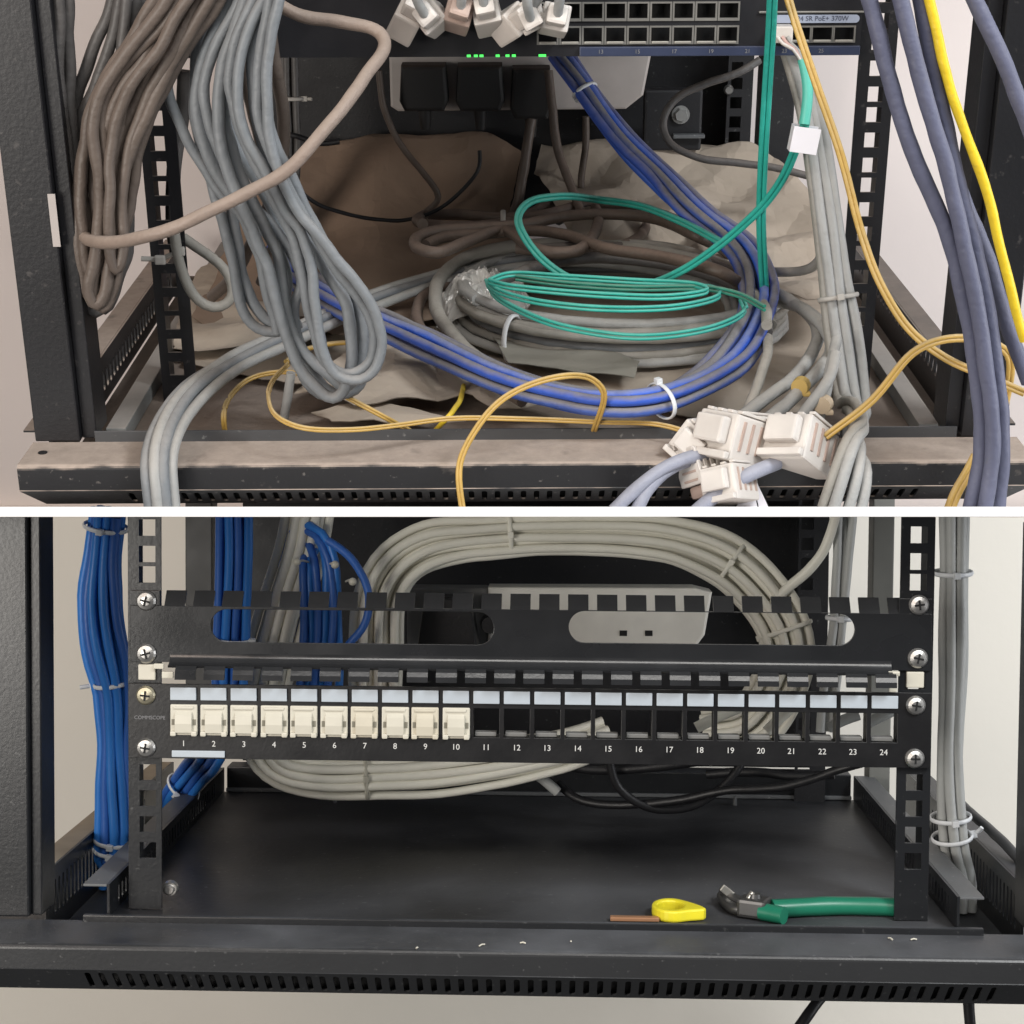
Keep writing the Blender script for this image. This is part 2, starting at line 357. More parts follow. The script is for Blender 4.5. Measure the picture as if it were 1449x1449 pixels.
def bundle(fr, name, label, path, offs, r, m, scales=None, hint=(0, 0, 1), ties=(), twist=0., wob=.0006, tm=None, cat='cable bundle', mats=None, group=None):
    S, c, frs = strands(path, offs, scales, hint, twist, wob)
    t = Thing(fr, name, label, cat, group)
    for j, s in enumerate(S): t.part('cable', MB().tube(s, r * random.uniform(.95, 1.05), 9, rj=.03), mats[j % len(mats)] if mats else m)
    for q in ties:
        i = near_idx(c, q[0]); tie(t, c[i], frs[i], q[1], q[2], tm or tie_w, *q[3:])
    t.build(); return S
def hexpack(n, d):
    pts = sorted([((i + .5 * (j % 2)) * d, j * d * .87) for i in range(-6, 7) for j in range(-6, 7)], key=lambda p: (p[0] - .1 * d) ** 2 + (p[1] - .2 * d) ** 2)[:n]
    mx = sum(p[0] for p in pts) / n; my = sum(p[1] for p in pts) / n
    return [(a - mx, b - my) for a, b in pts]
def screw(t, fr_p, r, m, parent=None):
    x, y, z = fr_p; b = MB()
    prof = [(0, 0), (r, 0), (r, .0008), (r * .82, .0022), (r * .45, .003), (0, .0032)]; n = 20; vs = []; fs = []
    for rr, d in prof[1:]:
        vs += [Vector((x + rr * math.cos(k * 2 * math.pi / n), y - d, z + rr * math.sin(k * 2 * math.pi / n))) for k in range(n)]
    for i in range(len(prof) - 2): fs += [[i * n + k, i * n + (k + 1) % n, (i + 1) * n + (k + 1) % n, (i + 1) * n + k] for k in range(n)]
    fs.append([(len(prof) - 2) * n + k for k in range(n)]); b.add(vs, fs, False)
    i = t.part('screw', b, m, parent); a = random.uniform(0, 1.5); q = MB()
    for k in (0, 1):
        M = Matrix.Translation((x, y - .0032, z)) @ Matrix.Rotation(a + k * math.pi / 2, 4, 'Y')
        q.box(-r * .5, r * .5, -.0002, .0006, -r * .1, r * .1, 0, M)
    if parent is None: t.part('cross_slot', q, slot_k, i)

# ------------------------------------------------------------------ setting: wall behind each cabinet, added border board between them
def wall(fr, name, x0, x1, y, z0, z1, m):
    t = Thing(fr, name, None, None, kind='structure'); t.part('wall', MB().box(x0, x1, y, y + .04, z0, z1, 0), m); t.build()
wall(A, 'upper_wall', -.95, .95, .60, -.289, .75, wall_a)
wall(B, 'lower_wall', -.95, .95, .62, -.45, .2125, wall_b)
t = Thing(I3, 'border_board', 'added thin white board standing for the border between the dusty upper cabinet and the tidy lower one', 'divider')
t.part('board', MB().box(-.36, .36, .93, 1.40, -.0027, .0029, .0006), border_m); t.build()  # white border strip rendered as an added board; no shelf is there

# ------------------------------------------------------------------ shared cabinet pieces
def lip_parts(t, m, x0, x1, yf, yb, z0, zmid, zlow, dback, nslot, sx0, sx1, hs, pre=None, dust=None):
    """folded front lip: flat top, front face, lower face leaning back with vent slots"""
    b = MB(); th = .0015; rr = .003
    prof = [(yb, z0)] + [(yf + rr - rr * math.sin(a), z0 - rr + rr * math.cos(a)) for a in (0, .35, .8, 1.2, math.pi / 2)] + [(yf, zmid)]
    inner = [(y + th, z - th) for y, z in reversed(prof)]
    poly = prof + inner; n = len(prof)
    vs = [Vector((x, y, z)) for x in (x0, x1) for y, z in poly]; N = len(poly)
    b.add(vs, [[k, (k + 1) % N, N + (k + 1) % N, N + k] for k in range(N)])
    for e in (0, 1): b.add([vs[e * N + k] for k in range(N)], [[k, k + 1, N - 2 - k, N - 1 - k] for k in range(n - 1)])
    i = t.part('front_lip', b, m)
    d = Vector((0, dback, zlow - zmid)); L = d.length; d.normalize(); nv = Vector((1, 0, 0)).cross(d)
    M = Matrix(((1, 0, 0, 0), (0, d.y, nv.y, yf), (0, d.z, nv.z, zmid), (0, 0, 0, 1)))
    cut = .010
    out = [(x0, 0), (x1, 0), (x1 - cut, L), (x0 + cut, L)]
    holes = []
    for k in range(nslot):
        cx = sx0 + (sx1 - sx0) * k / (nslot - 1); holes.append(stad(cx - .0017, cx + .0017, L * hs[0], L * hs[1], 3))
    q = MB(); plate_M(q, [out] + holes, .0012, M); t.part('vent_panel', q, m, i)
    q = MB().box(x0 + .012, x1 - .012, yf + dback + .001, yf + dback + .0025, zlow - .001, z0 - .006, 0, None)
    t.part('slot_shade_sheet', q, slot_k, i)  # black sheet behind the vent slots, for the shade inside the lip
    return i
def rail_parts(t, name, m, x0, x1, y, z0, z1, hx, zs, depth=.03, side=1, hole=.0095):
    holes = [rect(hx - hole / 2, hx + hole / 2, z - hole / 2, z + hole / 2) for z in zs]
    b = MB(); plate_xz(b, [rect(x0, x1, z0, z1)] + holes, y + .001, .002)
    xs = (x0, x0 + .0018) if side < 0 else (x1 - .0018, x1)
    b.box(xs[0], xs[1], y + .0021, y + depth, z0, z1, 0)
    return t.part(name, b, m)
def flange_parts(t, name, m, x, y0, y1, z0, z1, sy, sz, out, topm=None, pitch=.011, w=.0055, lip=.016):
    """perforated side flange with its top folded outwards"""
    M = Matrix(((0, 0, 1, x), (1, 0, 0, 0), (0, 1, 0, 0), (0, 0, 0, 1))); holes = []; k = sy[0]
    while k < sy[1]: holes.append(stad(k, k + w, sz[0], sz[1], 3)); k += pitch
    b = MB(); plate_M(b, [rect(y0, y1, z0, z1)] + holes, .0015, M)
    i = t.part(name, b, m)
    xs = sorted((x + out * .0009, x + out * lip)); t.part('folded_edge', MB().box(xs[0], xs[1], y0, y1, z1 - .0015, z1, .0003), topm or m, i)
    return i

# ================================================================== UPPER CABINET (dusty)
UNIT = .04445
def zholes(z0, n): return [z0 + k * UNIT + d for k in range(n) for d in (0, .01588, .03175)]
t = Thing(A, 'network_cabinet', 'dust-covered black network cabinet, upper one, crammed with tangled cables', 'cabinet')
lip_parts(t, black_a, -.300, .303, 0., .039, 0., -.0158, -.0316, .018, 61, -.235, .235, (.18, .82))
t.part('lip_upstand', MB().box(-.262, .266, .039, .0405, -.012, .0069, .0003), mat('grey_worn_upstand', (.06, .062, .066), .4, speck=.3))
for sx in (-1, 1):
    q = MB(); q.cyl((sx * .2895, .0205, .0002), (sx * .2895, .0205, .0007), .0028, n=14); t.part('screw_hole', q, slot_k)
b = MB(); b.box(-.262, .262, .0407, .55, -.0135, -.012, 0); t.part('floor_plate', b, floor_a)
for sx, xa, xb in ((-1, -.2986, -.2712), (1, .2690, .2965)):
    b = MB(); b.box(xa, xb, .039, .062, .0004, .42, .001)
    xi = sorted((xb if sx < 0 else xa, (xb + .009) if sx < 0 else (xa - .009))); b.box(xi[0] + (.0003 if sx < 0 else 0), xi[1] - (0 if sx < 0 else .0003), .045, .075, .0004, .42, .0006)
    t.part('corner_post', b, black_av)
hz = zholes(.012, 8)
rail_parts(t, 'mounting_rail', black_av, -.2405, -.2175, .145, -.012, .37, -.2300, hz, .035, -1)
rail_parts(t, 'mounting_rail', black_av, .2105, .2335, .145, -.012, .37, .2225, hz, .035, 1)
flange_parts(t, 'side_flange', black_a, -.2965, .063, .55, -.034, -.001, (.11, .48), (-.026, -.012), -1)
flange_parts(t, 'side_flange', black_av, .2930, .063, .55, -.034, .000, (.11, .48), (-.015, -.004), 1, None, .011, .0062)
for sx in (-1, 1):
    b = MB(); xs = sorted((sx * .2635, sx * .2945)); b.box(xs[0], xs[1], .063, .55, -.036, -.0345, 0); t.part('side_gutter', b, floor_a)
    xs = sorted((sx * .249, sx * .2615)); b = MB(); b.box(xs[0], xs[1], .066, .54, -.0115, -.001, .0006); t.part('side_bar', b, grey_bar)
t.part('shade_roof', MB().box(-.2986, .2965, .063, .56, .421, .423, 0), dark_metal)  # unseen roof, added to darken the back of the cabinet
t.part('back_panel', MB().box(-.215, .197, .552, .556, .02, .42, 0), dark_metal)
rail_parts(t, 'rear_rail', dark_metal, .1755, .1965, .50, -.012, .42, .1830, zholes(.02, 9), .03, 1)
t.part('rear_post', MB().box(.2050, .2330, .505, .535, -.012, .42, .001), dark_metal)
p = A.at(963, 162, y=.485)
i = t.part('rear_bracket', MB().box(p.x - .030, p.x + .018, .4855, .5000, p.z - .030, p.z + .020, .002), dark_metal)
t.part('bracket_shelf', MB().box(p.x - .006, p.x + .020, .478, .4852, p.z - .0185, p.z - .0155, .0005), bar_b, i)
b = MB(); b.cyl((p.x, .4852, p.z), (p.x, .4832, p.z), .0075, n=20); b.cyl((p.x, .4831, p.z), (p.x, .4788, p.z), .0062, .005, n=6, smooth=False); t.part('bolt', b, steel_d, i)
p = A.at(1031, 127, y=.499); b = MB(); b.cyl((p.x, .4995, p.z), (p.x, .4955, p.z), .0042, .003, n=12); t.part('bolt', b, bolt_m)
t.build()
# small white sticker on the left post
p = A.at(76, 312, x=-.2625)
t = Thing(A, 'sticker', 'narrow pale strip sticker on the left corner post', 'sticker')
c = A.at(76.5, 312, y=.0385); t.part('strip', MB().box(c.x - .0022, c.x + .0022, .0383, .0388, c.z - .0155, c.z + .0155, 0), mat('grey_sticker', (.42, .38, .36), .6)); t.build()

# ---- paper sheets on the cabinet floor
def paper(name, label, poly, m, base, amp, lift, sc=16., seed=0, res=.006, rag=.004):
    P = [Vector(q) for q in poly]; bd = []
    for i in range(len(P)):
        a, b_ = P[i], P[(i + 1) % len(P)]; k = max(1, int((b_ - a).length / res))
        for j in range(k):
            q = a + (b_ - a) * j / k; jit = Vector((noise.noise(Vector((q.x * 60, q.y * 60, seed))), noise.noise(Vector((q.x * 60, q.y * 60, seed + 9))))) * rag
            bd.append(q + (jit if j else jit * 0))
    x0, x1 = min(q.x for q in bd), max(q.x for q in bd); y0, y1 = min(q.y for q in bd), max(q.y for q in bd); inn = []
    def inside(q):
        r = False
        for i in range(len(bd)):
            a, c = bd[i], bd[i - 1]
            if (a.y > q.y) != (c.y > q.y) and q.x < (c.x - a.x) * (q.y - a.y) / (c.y - a.y) + a.x: r = not r
        return r
    y = y0
    while y < y1:
        x = x0
        while x < x1:
            q = Vector((x + random.uniform(-.3, .3) * res, y + random.uniform(-.3, .3) * res))
            if inside(q): inn.append(q)
            x += res
        y += res
    nb = len(bd)
    vs, _, fs, *_ = geometry.delaunay_2d_cdt(bd + inn, [(i, (i + 1) % nb) for i in range(nb)], [], 1, 1e-6)
    out = []; rnd = random.Random(seed); folds = [(rnd.uniform(0, math.pi), rnd.uniform(.05, .11), rnd.uniform(0, 1)) for _ in range(4)]
    for v in vs:
        q = Vector((v.x * sc, v.y * sc, seed)); h = 0.
        for a, wl, ph in folds:                                # straight fold lines
            u = ((v.x * math.cos(a) + v.y * math.sin(a)) / wl + ph) % 1.; h += abs(u - .5) * 2
        h = base + amp * (h / 4 * 1.5 + .12 * abs(noise.noise(q)) + .05 * noise.noise(q * 5)) + lift(v.x, v.y)
        out.append(Vector((v.x, v.y, h)))
    b = MB(); b.add(out, [list(f) for f in fs], False); b.add([v + Vector((0, 0, -.0005)) for v in out], [list(f)[::-1] for f in fs], False)
    t = Thing(A, name, label, 'paper'); t.part('sheet', b, m); t.build()
def ramp(y, a, b_, h, p=1.6): return h * (max(0., min(1., (y - a) / (b_ - a))) ** p)
fl = lambda pts, z=-.005: [A.at(x, y, z=z).xy for x, y in pts]
paper('paper_sheet', 'large brown paper lying flat under the coiled cables', fl([(262, 510), (300, 420), (345, 365), (420, 358), (600, 355), (800, 355), (1000, 358), (1110, 362), (1165, 440), (1190, 530), (1140, 585), (1000, 592), (860, 566), (700, 550), (560, 530), (420, 545)]), paper_g, -.011, .008, lambda x, y: 0, 14, 1)
paper('paper_sheet', 'dark brown paper sheet leaning against the back panel, left half', [(-.245, .29), (-.240, .40), (-.205, .50), (-.165, .535), (-.09, .538), (-.03, .535), (.004, .515), (-.006, .45), (.010, .37), (-.05, .29), (-.13, .25), (-.20, .255)], paper_m, -.006, .012, lambda x, y: ramp(y, .35, .53, .090, 1.2), 15, 5, rag=.002)
paper('paper_sheet', 'pale brown paper sheet humped at the back right corner', [(.014, .47), (.024, .53), (.09, .538), (.165, .53), (.215, .485), (.252, .42), (.248, .35), (.20, .30), (.13, .335), (.05, .36)], paper_g, -.004, .015, lambda x, y: ramp(y, .30, .50, .078, .9), 15, 11, rag=.002)
paper('paper_sheet', 'torn light paper edge poking out behind the vertical grey cables', [(.165, .24), (.18, .33), (.232, .345), (.250, .30), (.232, .225), (.20, .21)], paper_g, .024, .016, lambda x, y: ramp(y, .22, .34, .02, 1), 26, 17)
paper('paper_sheet', 'tan paper sheet on the floor beside the left rail', fl([(246, 505), (258, 440), (285, 392), (330, 380), (430, 386), (465, 430), (450, 480), (405, 512), (330, 510)]), paper_g, -.004, .010, lambda x, y: 0, 20, 23, rag=.002)
paper('paper_sheet', 'tan paper with a ragged front edge below the blue cables', fl([(418, 586), (460, 545), (515, 490), (560, 468), (640, 515), (720, 556), (860, 602), (760, 594), (700, 598), (660, 580), (590, 577), (520, 594), (470, 582)]), paper_g, -.003, .011, lambda x, y: 0, 22, 31)
paper('paper_sheet', 'grey folded paper lying in front of the pale cable coil', fl([(690, 470), (760, 462), (905, 518), (897, 543), (800, 530), (720, 520)], .004), mat('greenish_grey_paper', (.25, .235, .20), .9, var=.1, vscale=20, bump=.3, bscale=80), .004, .005, lambda x, y: 0, 12, 37, rag=.0006)
paper('paper_sheet', 'small grey paper scrap at the left under the yellow hoop', fl([(440, 590), (520, 575), (600, 590), (660, 602), (560, 606), (470, 604)]), paper_g, -.006, .006, lambda x, y: 0, 30, 41)

# ---- network switch across the top
t = Thing(A, 'network_switch', 'black network switch with silver ports across the top of the upper cabinet', 'switch')
ys = .140; zb = A.at(741, 80, y=ys).z; zt = zb + .05
t.part('port_shade', MB().box(-.20, .205, ys + .012, ys + .0135, zb + .002, zt - .001, 0), slot_k)  # black sheet behind the ports paints in their inner darkness
t.part('housing', MB().box(-.216, .2095, ys + .0137, .33, zb + .001, zt, .001), sw_face)
def sx(px): return A.at(px, 50, y=ys).x
def sz(py): return A.at(741, py, y=ys).z
pitch = .01385; px0 = sx(886.5)
ports = []
for r_, (za, zc) in enumerate(((sz(60), sz(39)), (sz(27), sz(5)))):
    for k in range(-4, 5):
        xa = px0 + k * pitch
        ports.append((xa + .0011, xa + pitch - .0011, za, zc, r_))
mods = [(sx(1118 + 31 * k), sx(1118 + 31 * k + 28), sz(59), sz(40), 2) for k in range(3)] + [(sx(1092), sx(1117), sz(59), sz(40), 2)]
fb = MB(); plate_xz(fb, [rect(-.216, .2095, zb, zt)] + [rect(a, b_, c, d) for a, b_, c, d, _ in ports + mods], ys + .0015, .003); f = t.part('face_plate', fb, sw_face)
for a, b_, c, d, r_ in ports + mods:
    q = MB(); plate_xz(q, [rect(a - .0009, b_ + .0009, c - .0014, d + .0008), rect(a + .0002, b_ - .0002, c + .0003, d - .0002)], ys - .0006, .001)
    i = t.part('port', q, grey_p, f)
    if r_ != 1: t.part('port_shield', MB().box(a + .0008, b_ - .0008, ys - .0022, ys - .0012, c - .0010, c + .0006, .0004), mat('port_lip_metal', (.42, .40, .36), .35, metal=.5), f)
i = t.part('trim_strip', MB().box(sx(820), .2092, ys - .0030, ys - .0003, zb + .0002, sz(66), .0006), sw_blue)
for k in range(7):
    xx = sx(850 + k * 52); t.part('port_print', text_mb('%d' % (13 + 2 * k), .0034, (xx, ys - .0032, sz(73))), txt_g, i)
q = MB(); plate_xz(q, [stad(sx(1088), sx(1214), sz(34), sz(22.5), 6)], ys - .0008, .0012); i = t.part('model_label', q, sw_lab)
t.part('label_print', text_mb('24 SR PoE+ 370W', .0042, (sx(1162), ys - .0016, sz(28))), txt_d, i)
t.part('module_bar', MB().box(sx(1072), sx(1219), ys - .0022, ys - .0002, sz(20), sz(17), .0004), grey_p)
for xx in (663, 673, 681, 704, 718, 727, 765, 770):
    t.part('status_light', MB().box(sx(xx) - .0012, sx(xx) + .0012, ys - .0008, ys - .0001, sz(80.2), sz(77), 0), led)
t.build()

# white plugs crowding the middle ports, leads running up and out of view
plugs = [(575, 30, .5, -.3, 'leftmost white network plug hanging at the switch'), (612, 26, -.7, .2, 'tilted white network plug left of centre in the switch'), (648, 22, .3, .1, 'beige stained network plug at the middle of the switch'),
         (722, 34, .9, -.2, 'white network plug leaning over the switch lights'), (752, 24, -.5, .4, 'bright white network plug pushed sideways in the switch'), (785, 28, .2, .2, 'grey-white network plug nearest the empty switch ports'), (690, 24, -.2, .0, 'white network plug standing upright in the middle of the switch')]
for k, (x, y, rz, rx, lab) in enumerate(plugs):
    c = A.at(x, y, y=ys - .018); M = Matrix.Translation(c) @ Matrix.Rotation(rz, 4, 'Y') @ Matrix.Rotation(rx - .5, 4, 'X') @ Matrix.Diagonal((1.35, 1.35, 1.35, 1))
    t = Thing(A, 'network_plug', lab, 'plug', 'white plugs in the upper switch')
    b = MB(); b.box(-.0062, .0062, -.008, .009, -.006, .006, .0012, M); b.box(-.0045, .0045, -.016, -.0075, -.0045, .0045, .0015, M); t.part('body', b, white_d if k == 2 else white_a)
    t.part('latch', MB().box(-.002, .002, -.012, .004, .0065, .0078, .0004, M), white_a)
    p0 = M @ Vector((0, -.015, 0)); d = (M.to_3x3() @ Vector((0, -1, .3))).normalized()
    t.part('lead', MB().tube(spline([p0, p0 + d * .012 + Vector((0, 0, .008)), p0 + Vector((random.uniform(-.01, .01), -.012, .045)), p0 + Vector((random.uniform(-.02, .02), -.005, .10))]), .003, 9), c_pale); t.build()

# ---- power strip and plugs at the back
t = Thing(A, 'power_strip', 'dusty white power strip fixed to the dark back panel of the upper cabinet', 'power strip')
yp = .475; a0 = A.at(553, 158, y=yp); a1 = A.at(922, 88, y=yp)
prof = [(a0.x, a0.z + .004), (a0.x + .006, a0.z), (a1.x - .020, a0.z + .001), (a1.x - .006, a0.z + .012), (a1.x + .002, a1.z + .020), (a0.x, a1.z + .020)]
b = MB(); plate_xz(b, [prof], yp + .014, .028, .002); i = t.part('body', b, strip_a); t.build()
for k, (xa, xb, ya, yb, lab) in enumerate(((566, 634, 92, 157, 'leftmost black plug in the dusty power strip'), (645, 714, 92, 157, 'middle black plug in the dusty power strip'), (722, 782, 96, 168, 'right black plug with a brown cord in the dusty strip'))):
    p0 = A.at(xa, yb, y=yp - .02); p1 = A.at(xb, ya, y=yp - .02); xm = (p0.x + p1.x) / 2
    t = Thing(A, 'mains_plug', lab, 'plug', 'black plugs in the dusty power strip')
    o = [(p0.x + .004, p0.z), (p1.x - .004, p0.z), (p1.x, p0.z + .008), (p1.x - .002, p1.z), (p0.x + .002, p1.z), (p0.x, p0.z + .008)]
    b = MB(); plate_xz(b, [o], yp - .0125, .024, .003); t.part('body', b, plug_m)
    t.part('cord_grip', MB().cyl((xm, yp - .012, p0.z - .0005), (xm, yp - .012, p0.z - .016), .0055, .004, 10), plug_m); t.build()
cable(A, 'brown_cord', 'brown cord dropping straight from the right black plug', A.Y((.455, .44), [(752, 168), (747, 200), (740, 250), (728, 300), (716, 316)]), .0042, c_cord, 'power cord')
cable(A, 'brown_cord', 'brown cord bending down beside the blue cables at the back', A.Y((.44, .40), [(776, 100), (781, 150), (787, 205), (800, 245), (815, 280), (822, 300)]), .0036, c_cord, 'power cord')
cable(A, 'brown_cord', 'short thin brown cord hanging behind the blue cable bundle', A.Y(.45, [(829, 165), (828, 210), (822, 255), (826, 285)]), .0030, c_cord, 'power cord')
cable(A, 'thin_cord', 'thin dark cord looping from the left plug onto the paper', A.Y(.43, [(536, 100), (541, 150), (560, 195), (590, 235), (612, 262), (622, 280), (600, 300)]), .0026, c_cord, 'power cord')
cable(A, 'thin_cord', 'thin black wire sagging across the brown paper at the back', A.Y((.36, .40), [(400, 195), (420, 262), (450, 288), (510, 308), (570, 312), (620, 296), (655, 268), (678, 238), (678, 214)]), .0016, c_black, 'wire')
cable(A, 'thin_cord', 'thin dark wire running level behind the grey loops on the left', A.Y(.38, [(380, 205), (392, 190), (420, 192), (450, 204), (480, 200)]), .0022, c_black, 'wire')
cable(A, 'thin_cord', 'dark cord curving round the bolt bracket at the back right', A.Y((.40, .36), [(1075, 85), (1050, 100), (1000, 118), (955, 140), (938, 170), (945, 200), (985, 222), (1060, 232), (1110, 240), (1155, 252)]), .0030, c_dark, 'cord')
S = bundle(A, 'cable_bundle', 'purple-grey tied bundle standing at the back left of the upper cabinet', A.Y((.42, .40), [(408, 60), (410, 140), (412, 230), (400, 330), (380, 400)]), hexpack(4, .006), .0029, c_dark, ties=[(A.at(410, 138, y=.41), .0105, .0085, (.006, -.002, 0), (1, 0, 0))], tm=tie_a, hint=(0, 1, 0), cat='cable bundle')

# ---- left front: loops hanging behind the corner post
G1 = 'brown-grey loops hanging at the upper left post'
left = [
 ('dark grey cable falling along the inner edge of the left post', c_dark, .052, [(80, -30), (81, 14), (86, 104), (92, 172), (97, 240), (104, 330), (114, 420), (131, 444), (146, 428), (157, 394), (166, 340), (160, 280), (165, 200), (172, 100), (180, -30)], .0035),
 ('dark cable bowing right of the left post near the frame top', c_dark, .070, [(165, -30), (157, 14), (143, 57), (129, 103), (112, 138), (101, 181), (96, 224), (103, 300), (112, 351), (118, 410), (130, 432), (142, 410), (150, 380), (150, 300), (158, 180), (176, 60), (190, -30)], .0035),
 ('second dark cable crossing just inside the left post', c_dark, .066, [(172, -30), (167, 14), (157, 69), (138, 121), (117, 164), (106, 207), (104, 280), (120, 351), (136, 388), (150, 394), (163, 366), (172, 320), (168, 250), (176, 150), (196, 40), (205, -30)], .0035),
 ('outermost brown cable arching from the switch to the left post', c_brown, .030, [(250, -25), (224, 14), (189, 60), (153, 112), (139, 147), (135, 190), (140, 250), (138, 310), (128, 370), (122, 420), (133, 440), (144, 420), (154, 385), (158, 320), (150, 260), (156, 200), (175, 130), (215, 60), (262, -25)], .0035),
 ('second brown cable arching from the switch to the left post', c_brown, .036, [(270, -25), (243, 14), (212, 69), (172, 121), (154, 164), (147, 207), (150, 260), (146, 320), (140, 370), (148, 388), (160, 372), (166, 330), (160, 270), (170, 200), (190, 140), (235, 70), (285, -25)], .0035),
 ('third brown cable arching from the switch to the left post', c_brown, .042, [(280, -25), (255, 17), (232, 78), (201, 129), (178, 181), (168, 224), (160, 270), (150, 330), (140, 380), (128, 425), (120, 410), (116, 360), (112, 300), (110, 240), (122, 180), (150, 110), (190, 50), (236, -25)], .0035),
 ('innermost brown cable arching from the switch to the left post', c_brown, .038, [(310, -25), (284, 17), (258, 60), (226, 121), (198, 172), (182, 216), (172, 262), (160, 330), (154, 380), (140, 400), (126, 370), (118, 330), (112, 270), (118, 200), (140, 130), (180, 70), (228, -25)], .0035),
 ('brown-grey cable crossing behind the arches toward the left rail', c_brown, .075, [(330, -20), (300, 20), (268, 70), (236, 110), (206, 160), (190, 220), (182, 290), (168, 350), (150, 392)], .0035),
 ('dusty cable passing from the switch behind the brown arches', c_stone, .082, [(275, -20), (262, 20), (246, 70), (222, 100), (186, 140), (164, 190), (156, 250), (150, 330), (136, 390)], .0034),
 ('brown cable slanting under the topmost loops beside the left rail', c_brown, .058, [(300, -20), (272, 30), (240, 85), (212, 130), (190, 180), (176, 240), (166, 300), (150, 350)], .0035),
]
def sh(pts, dx, dy, k=0.): return [(x + dx + k * math.sin(n * 1.3), y + dy) for n, (x, y) in enumerate(pts)]
left += [
 ('thin brown cable nested right of the outermost arch', c_brown, .034, sh(left[3][3], 11, 5, 3), .0032),
 ('dusty grey cable riding over the second brown arch', c_brown, .030, sh(left[4][3], 12, 2, -3), .0032),
 ('brown cable tucked between the third and innermost arches', c_brown, .046, sh(left[5][3], 14, -3, 2), .0032),
 ('grey cable above the innermost brown arch near the switch', c_brown, .044, sh(left[6][3], 16, -6, 3), .0032),
 ('dark cable beside the post, right of the first dark fall', c_dark, .058, sh(left[0][3], 14, -4, 3), .0034),
]
for lab, m, d, pts, r in left: cable(A, 'looped_cable', lab, A.Y((d, d + .012), pts), r * random.uniform(.88, 1.05), m, 'cable', G1, kk=.0036)
cable(A, 'looped_cable', 'grey-green cable dropping beside the left mounting rail', A.Y(.16, [(262, 100), (258, 160), (246, 240), (247, 330), (252, 360)]), .0048, c_dark, 'cable')
cable(A, 'single_cable', 'single beige cable swung across the left loops up to the switch', A.Y(0, [(108, 318, .060), (120, 336, .045), (145, 344, .020), (190, 337, .004), (250, 318, -.004), (330, 283, -.004), (400, 245, -.002), (450, 195, .006), (490, 145, .02), (522, 100, .04), (546, 66, .06), (540, 44, .07), (505, 34, .07), (460, 28, .07), (410, 18, .07), (372, -6, .07)]), .0038, c_beige, 'cable', step=.003, sm=6)
t = Thing(A, 'cable_tie', 'pale nylon tie with two knots strapped round the left rail', 'cable tie')
p0, p1, p2 = A.Y(.135, [(200, 366), (228, 366), (255, 354)]); t.part('strap', MB().tube(spline([p0, p1, p2]), .0012, 8, flat=1.6), tie_a)
for q in (p1, p2): t.part('knot', MB().box(q.x - .0035, q.x + .0035, q.y - .005, q.y - .001, q.z - .003, q.z + .003, .0012), tie_a)
t.build()

# ---- grey loops falling in front
G2 = 'grey loops hanging in front of the brown paper'
loops = [
 ('grey cable of the widest loop, swinging right to the blue bundle', .020, [(402, -30), (391, 17), (379, 78), (376, 138), (383, 190), (400, 245), (424, 300), (460, 348), (497, 396), (524, 430), (539, 464), (544, 493), (537, 522), (513, 541), (485, 537), (466, 520), (455, 475), (446, 425), (437, 372), (422, 329), (400, 296), (375, 240), (350, 190), (337, 130), (341, 69), (364, 14), (385, -30)]),
 ('grey cable of the lowest loop touching the papers', .034, [(392, -30), (376, 17), (360, 69), (361, 121), (370, 190), (393, 250), (420, 310), (462, 378), (490, 425), (500, 480), (500, 522), (492, 550), (474, 562), (451, 543), (428, 522), (409, 493), (398, 455), (390, 406), (378, 358), (360, 319), (338, 275), (312, 200), (310, 121), (320, 69), (343, 14), (360, -30)]),
 ('grey cable of the middle loop between the wide and low loops', .048, [(352, -30), (330, 14), (305, 69), (295, 121), (296, 170), (318, 235), (345, 280), (385, 320), (414, 360), (425, 402), (414, 440), (424, 478), (440, 515), (457, 547), (480, 560), (503, 553), (515, 522), (508, 474), (494, 430), (470, 390), (444, 352), (415, 310), (390, 260)]),
 ('grey cable curling to a low hook left of the loops', .062, [(318, -30), (297, 14), (280, 69), (276, 121), (277, 172), (288, 215), (302, 262), (314, 310), (326, 352), (333, 397), (344, 442), (362, 466), (388, 473), (410, 462)]),
 ('grey cable at the left of the loops crossing the mounting rail', .056, [(260, -30), (247, 14), (239, 69), (237, 103), (244, 147), (258, 181), (276, 214), (300, 255), (336, 300), (360, 350), (378, 410), (392, 470)]),
 ('grey cable tucked behind the loops beside the dark switch', .070, [(370, -30), (350, 20), (326, 80), (318, 130), (322, 180), (345, 230), (372, 275), (400, 330), (428, 380), (440, 430), (452, 480), (468, 530), (490, 548)]),
]
loops += [
 ('grey cable nested just inside the widest loop', .026, sh(loops[0][2], -13, -9, 2)),
 ('grey cable following the lowest loop on its upper side', .040, sh(loops[1][2], 10, -12, -2)),
 ('grey cable trailing left of the middle loop', .054, sh(loops[2][2][:16], -12, 3, 3)),
 ('grey cable running beside the low hook cable', .066, sh(loops[3][2], 13, -8, 2)),
]
for lab, d, pts in loops: cable(A, 'looped_cable', lab, A.Y((d, d + .008), pts), random.uniform(.0031, .0037), c_grey, 'cable', G2, kk=.0034)
cable(A, 'looped_cable', 'brown cable behind the grey loops at the upper left', A.Y((.10, .22), [(330, -20), (345, 60), (352, 130), (368, 190), (385, 260), (392, 330), (370, 400)]), .0042, c_brown, 'cable')
cable(A, 'looped_cable', 'brown cable glimpsed through the grey loops toward the paper', A.Y((.11, .26), [(375, -10), (385, 70), (400, 150), (398, 230), (372, 310), (330, 390), (300, 420)]), .0042, c_brown, 'cable')
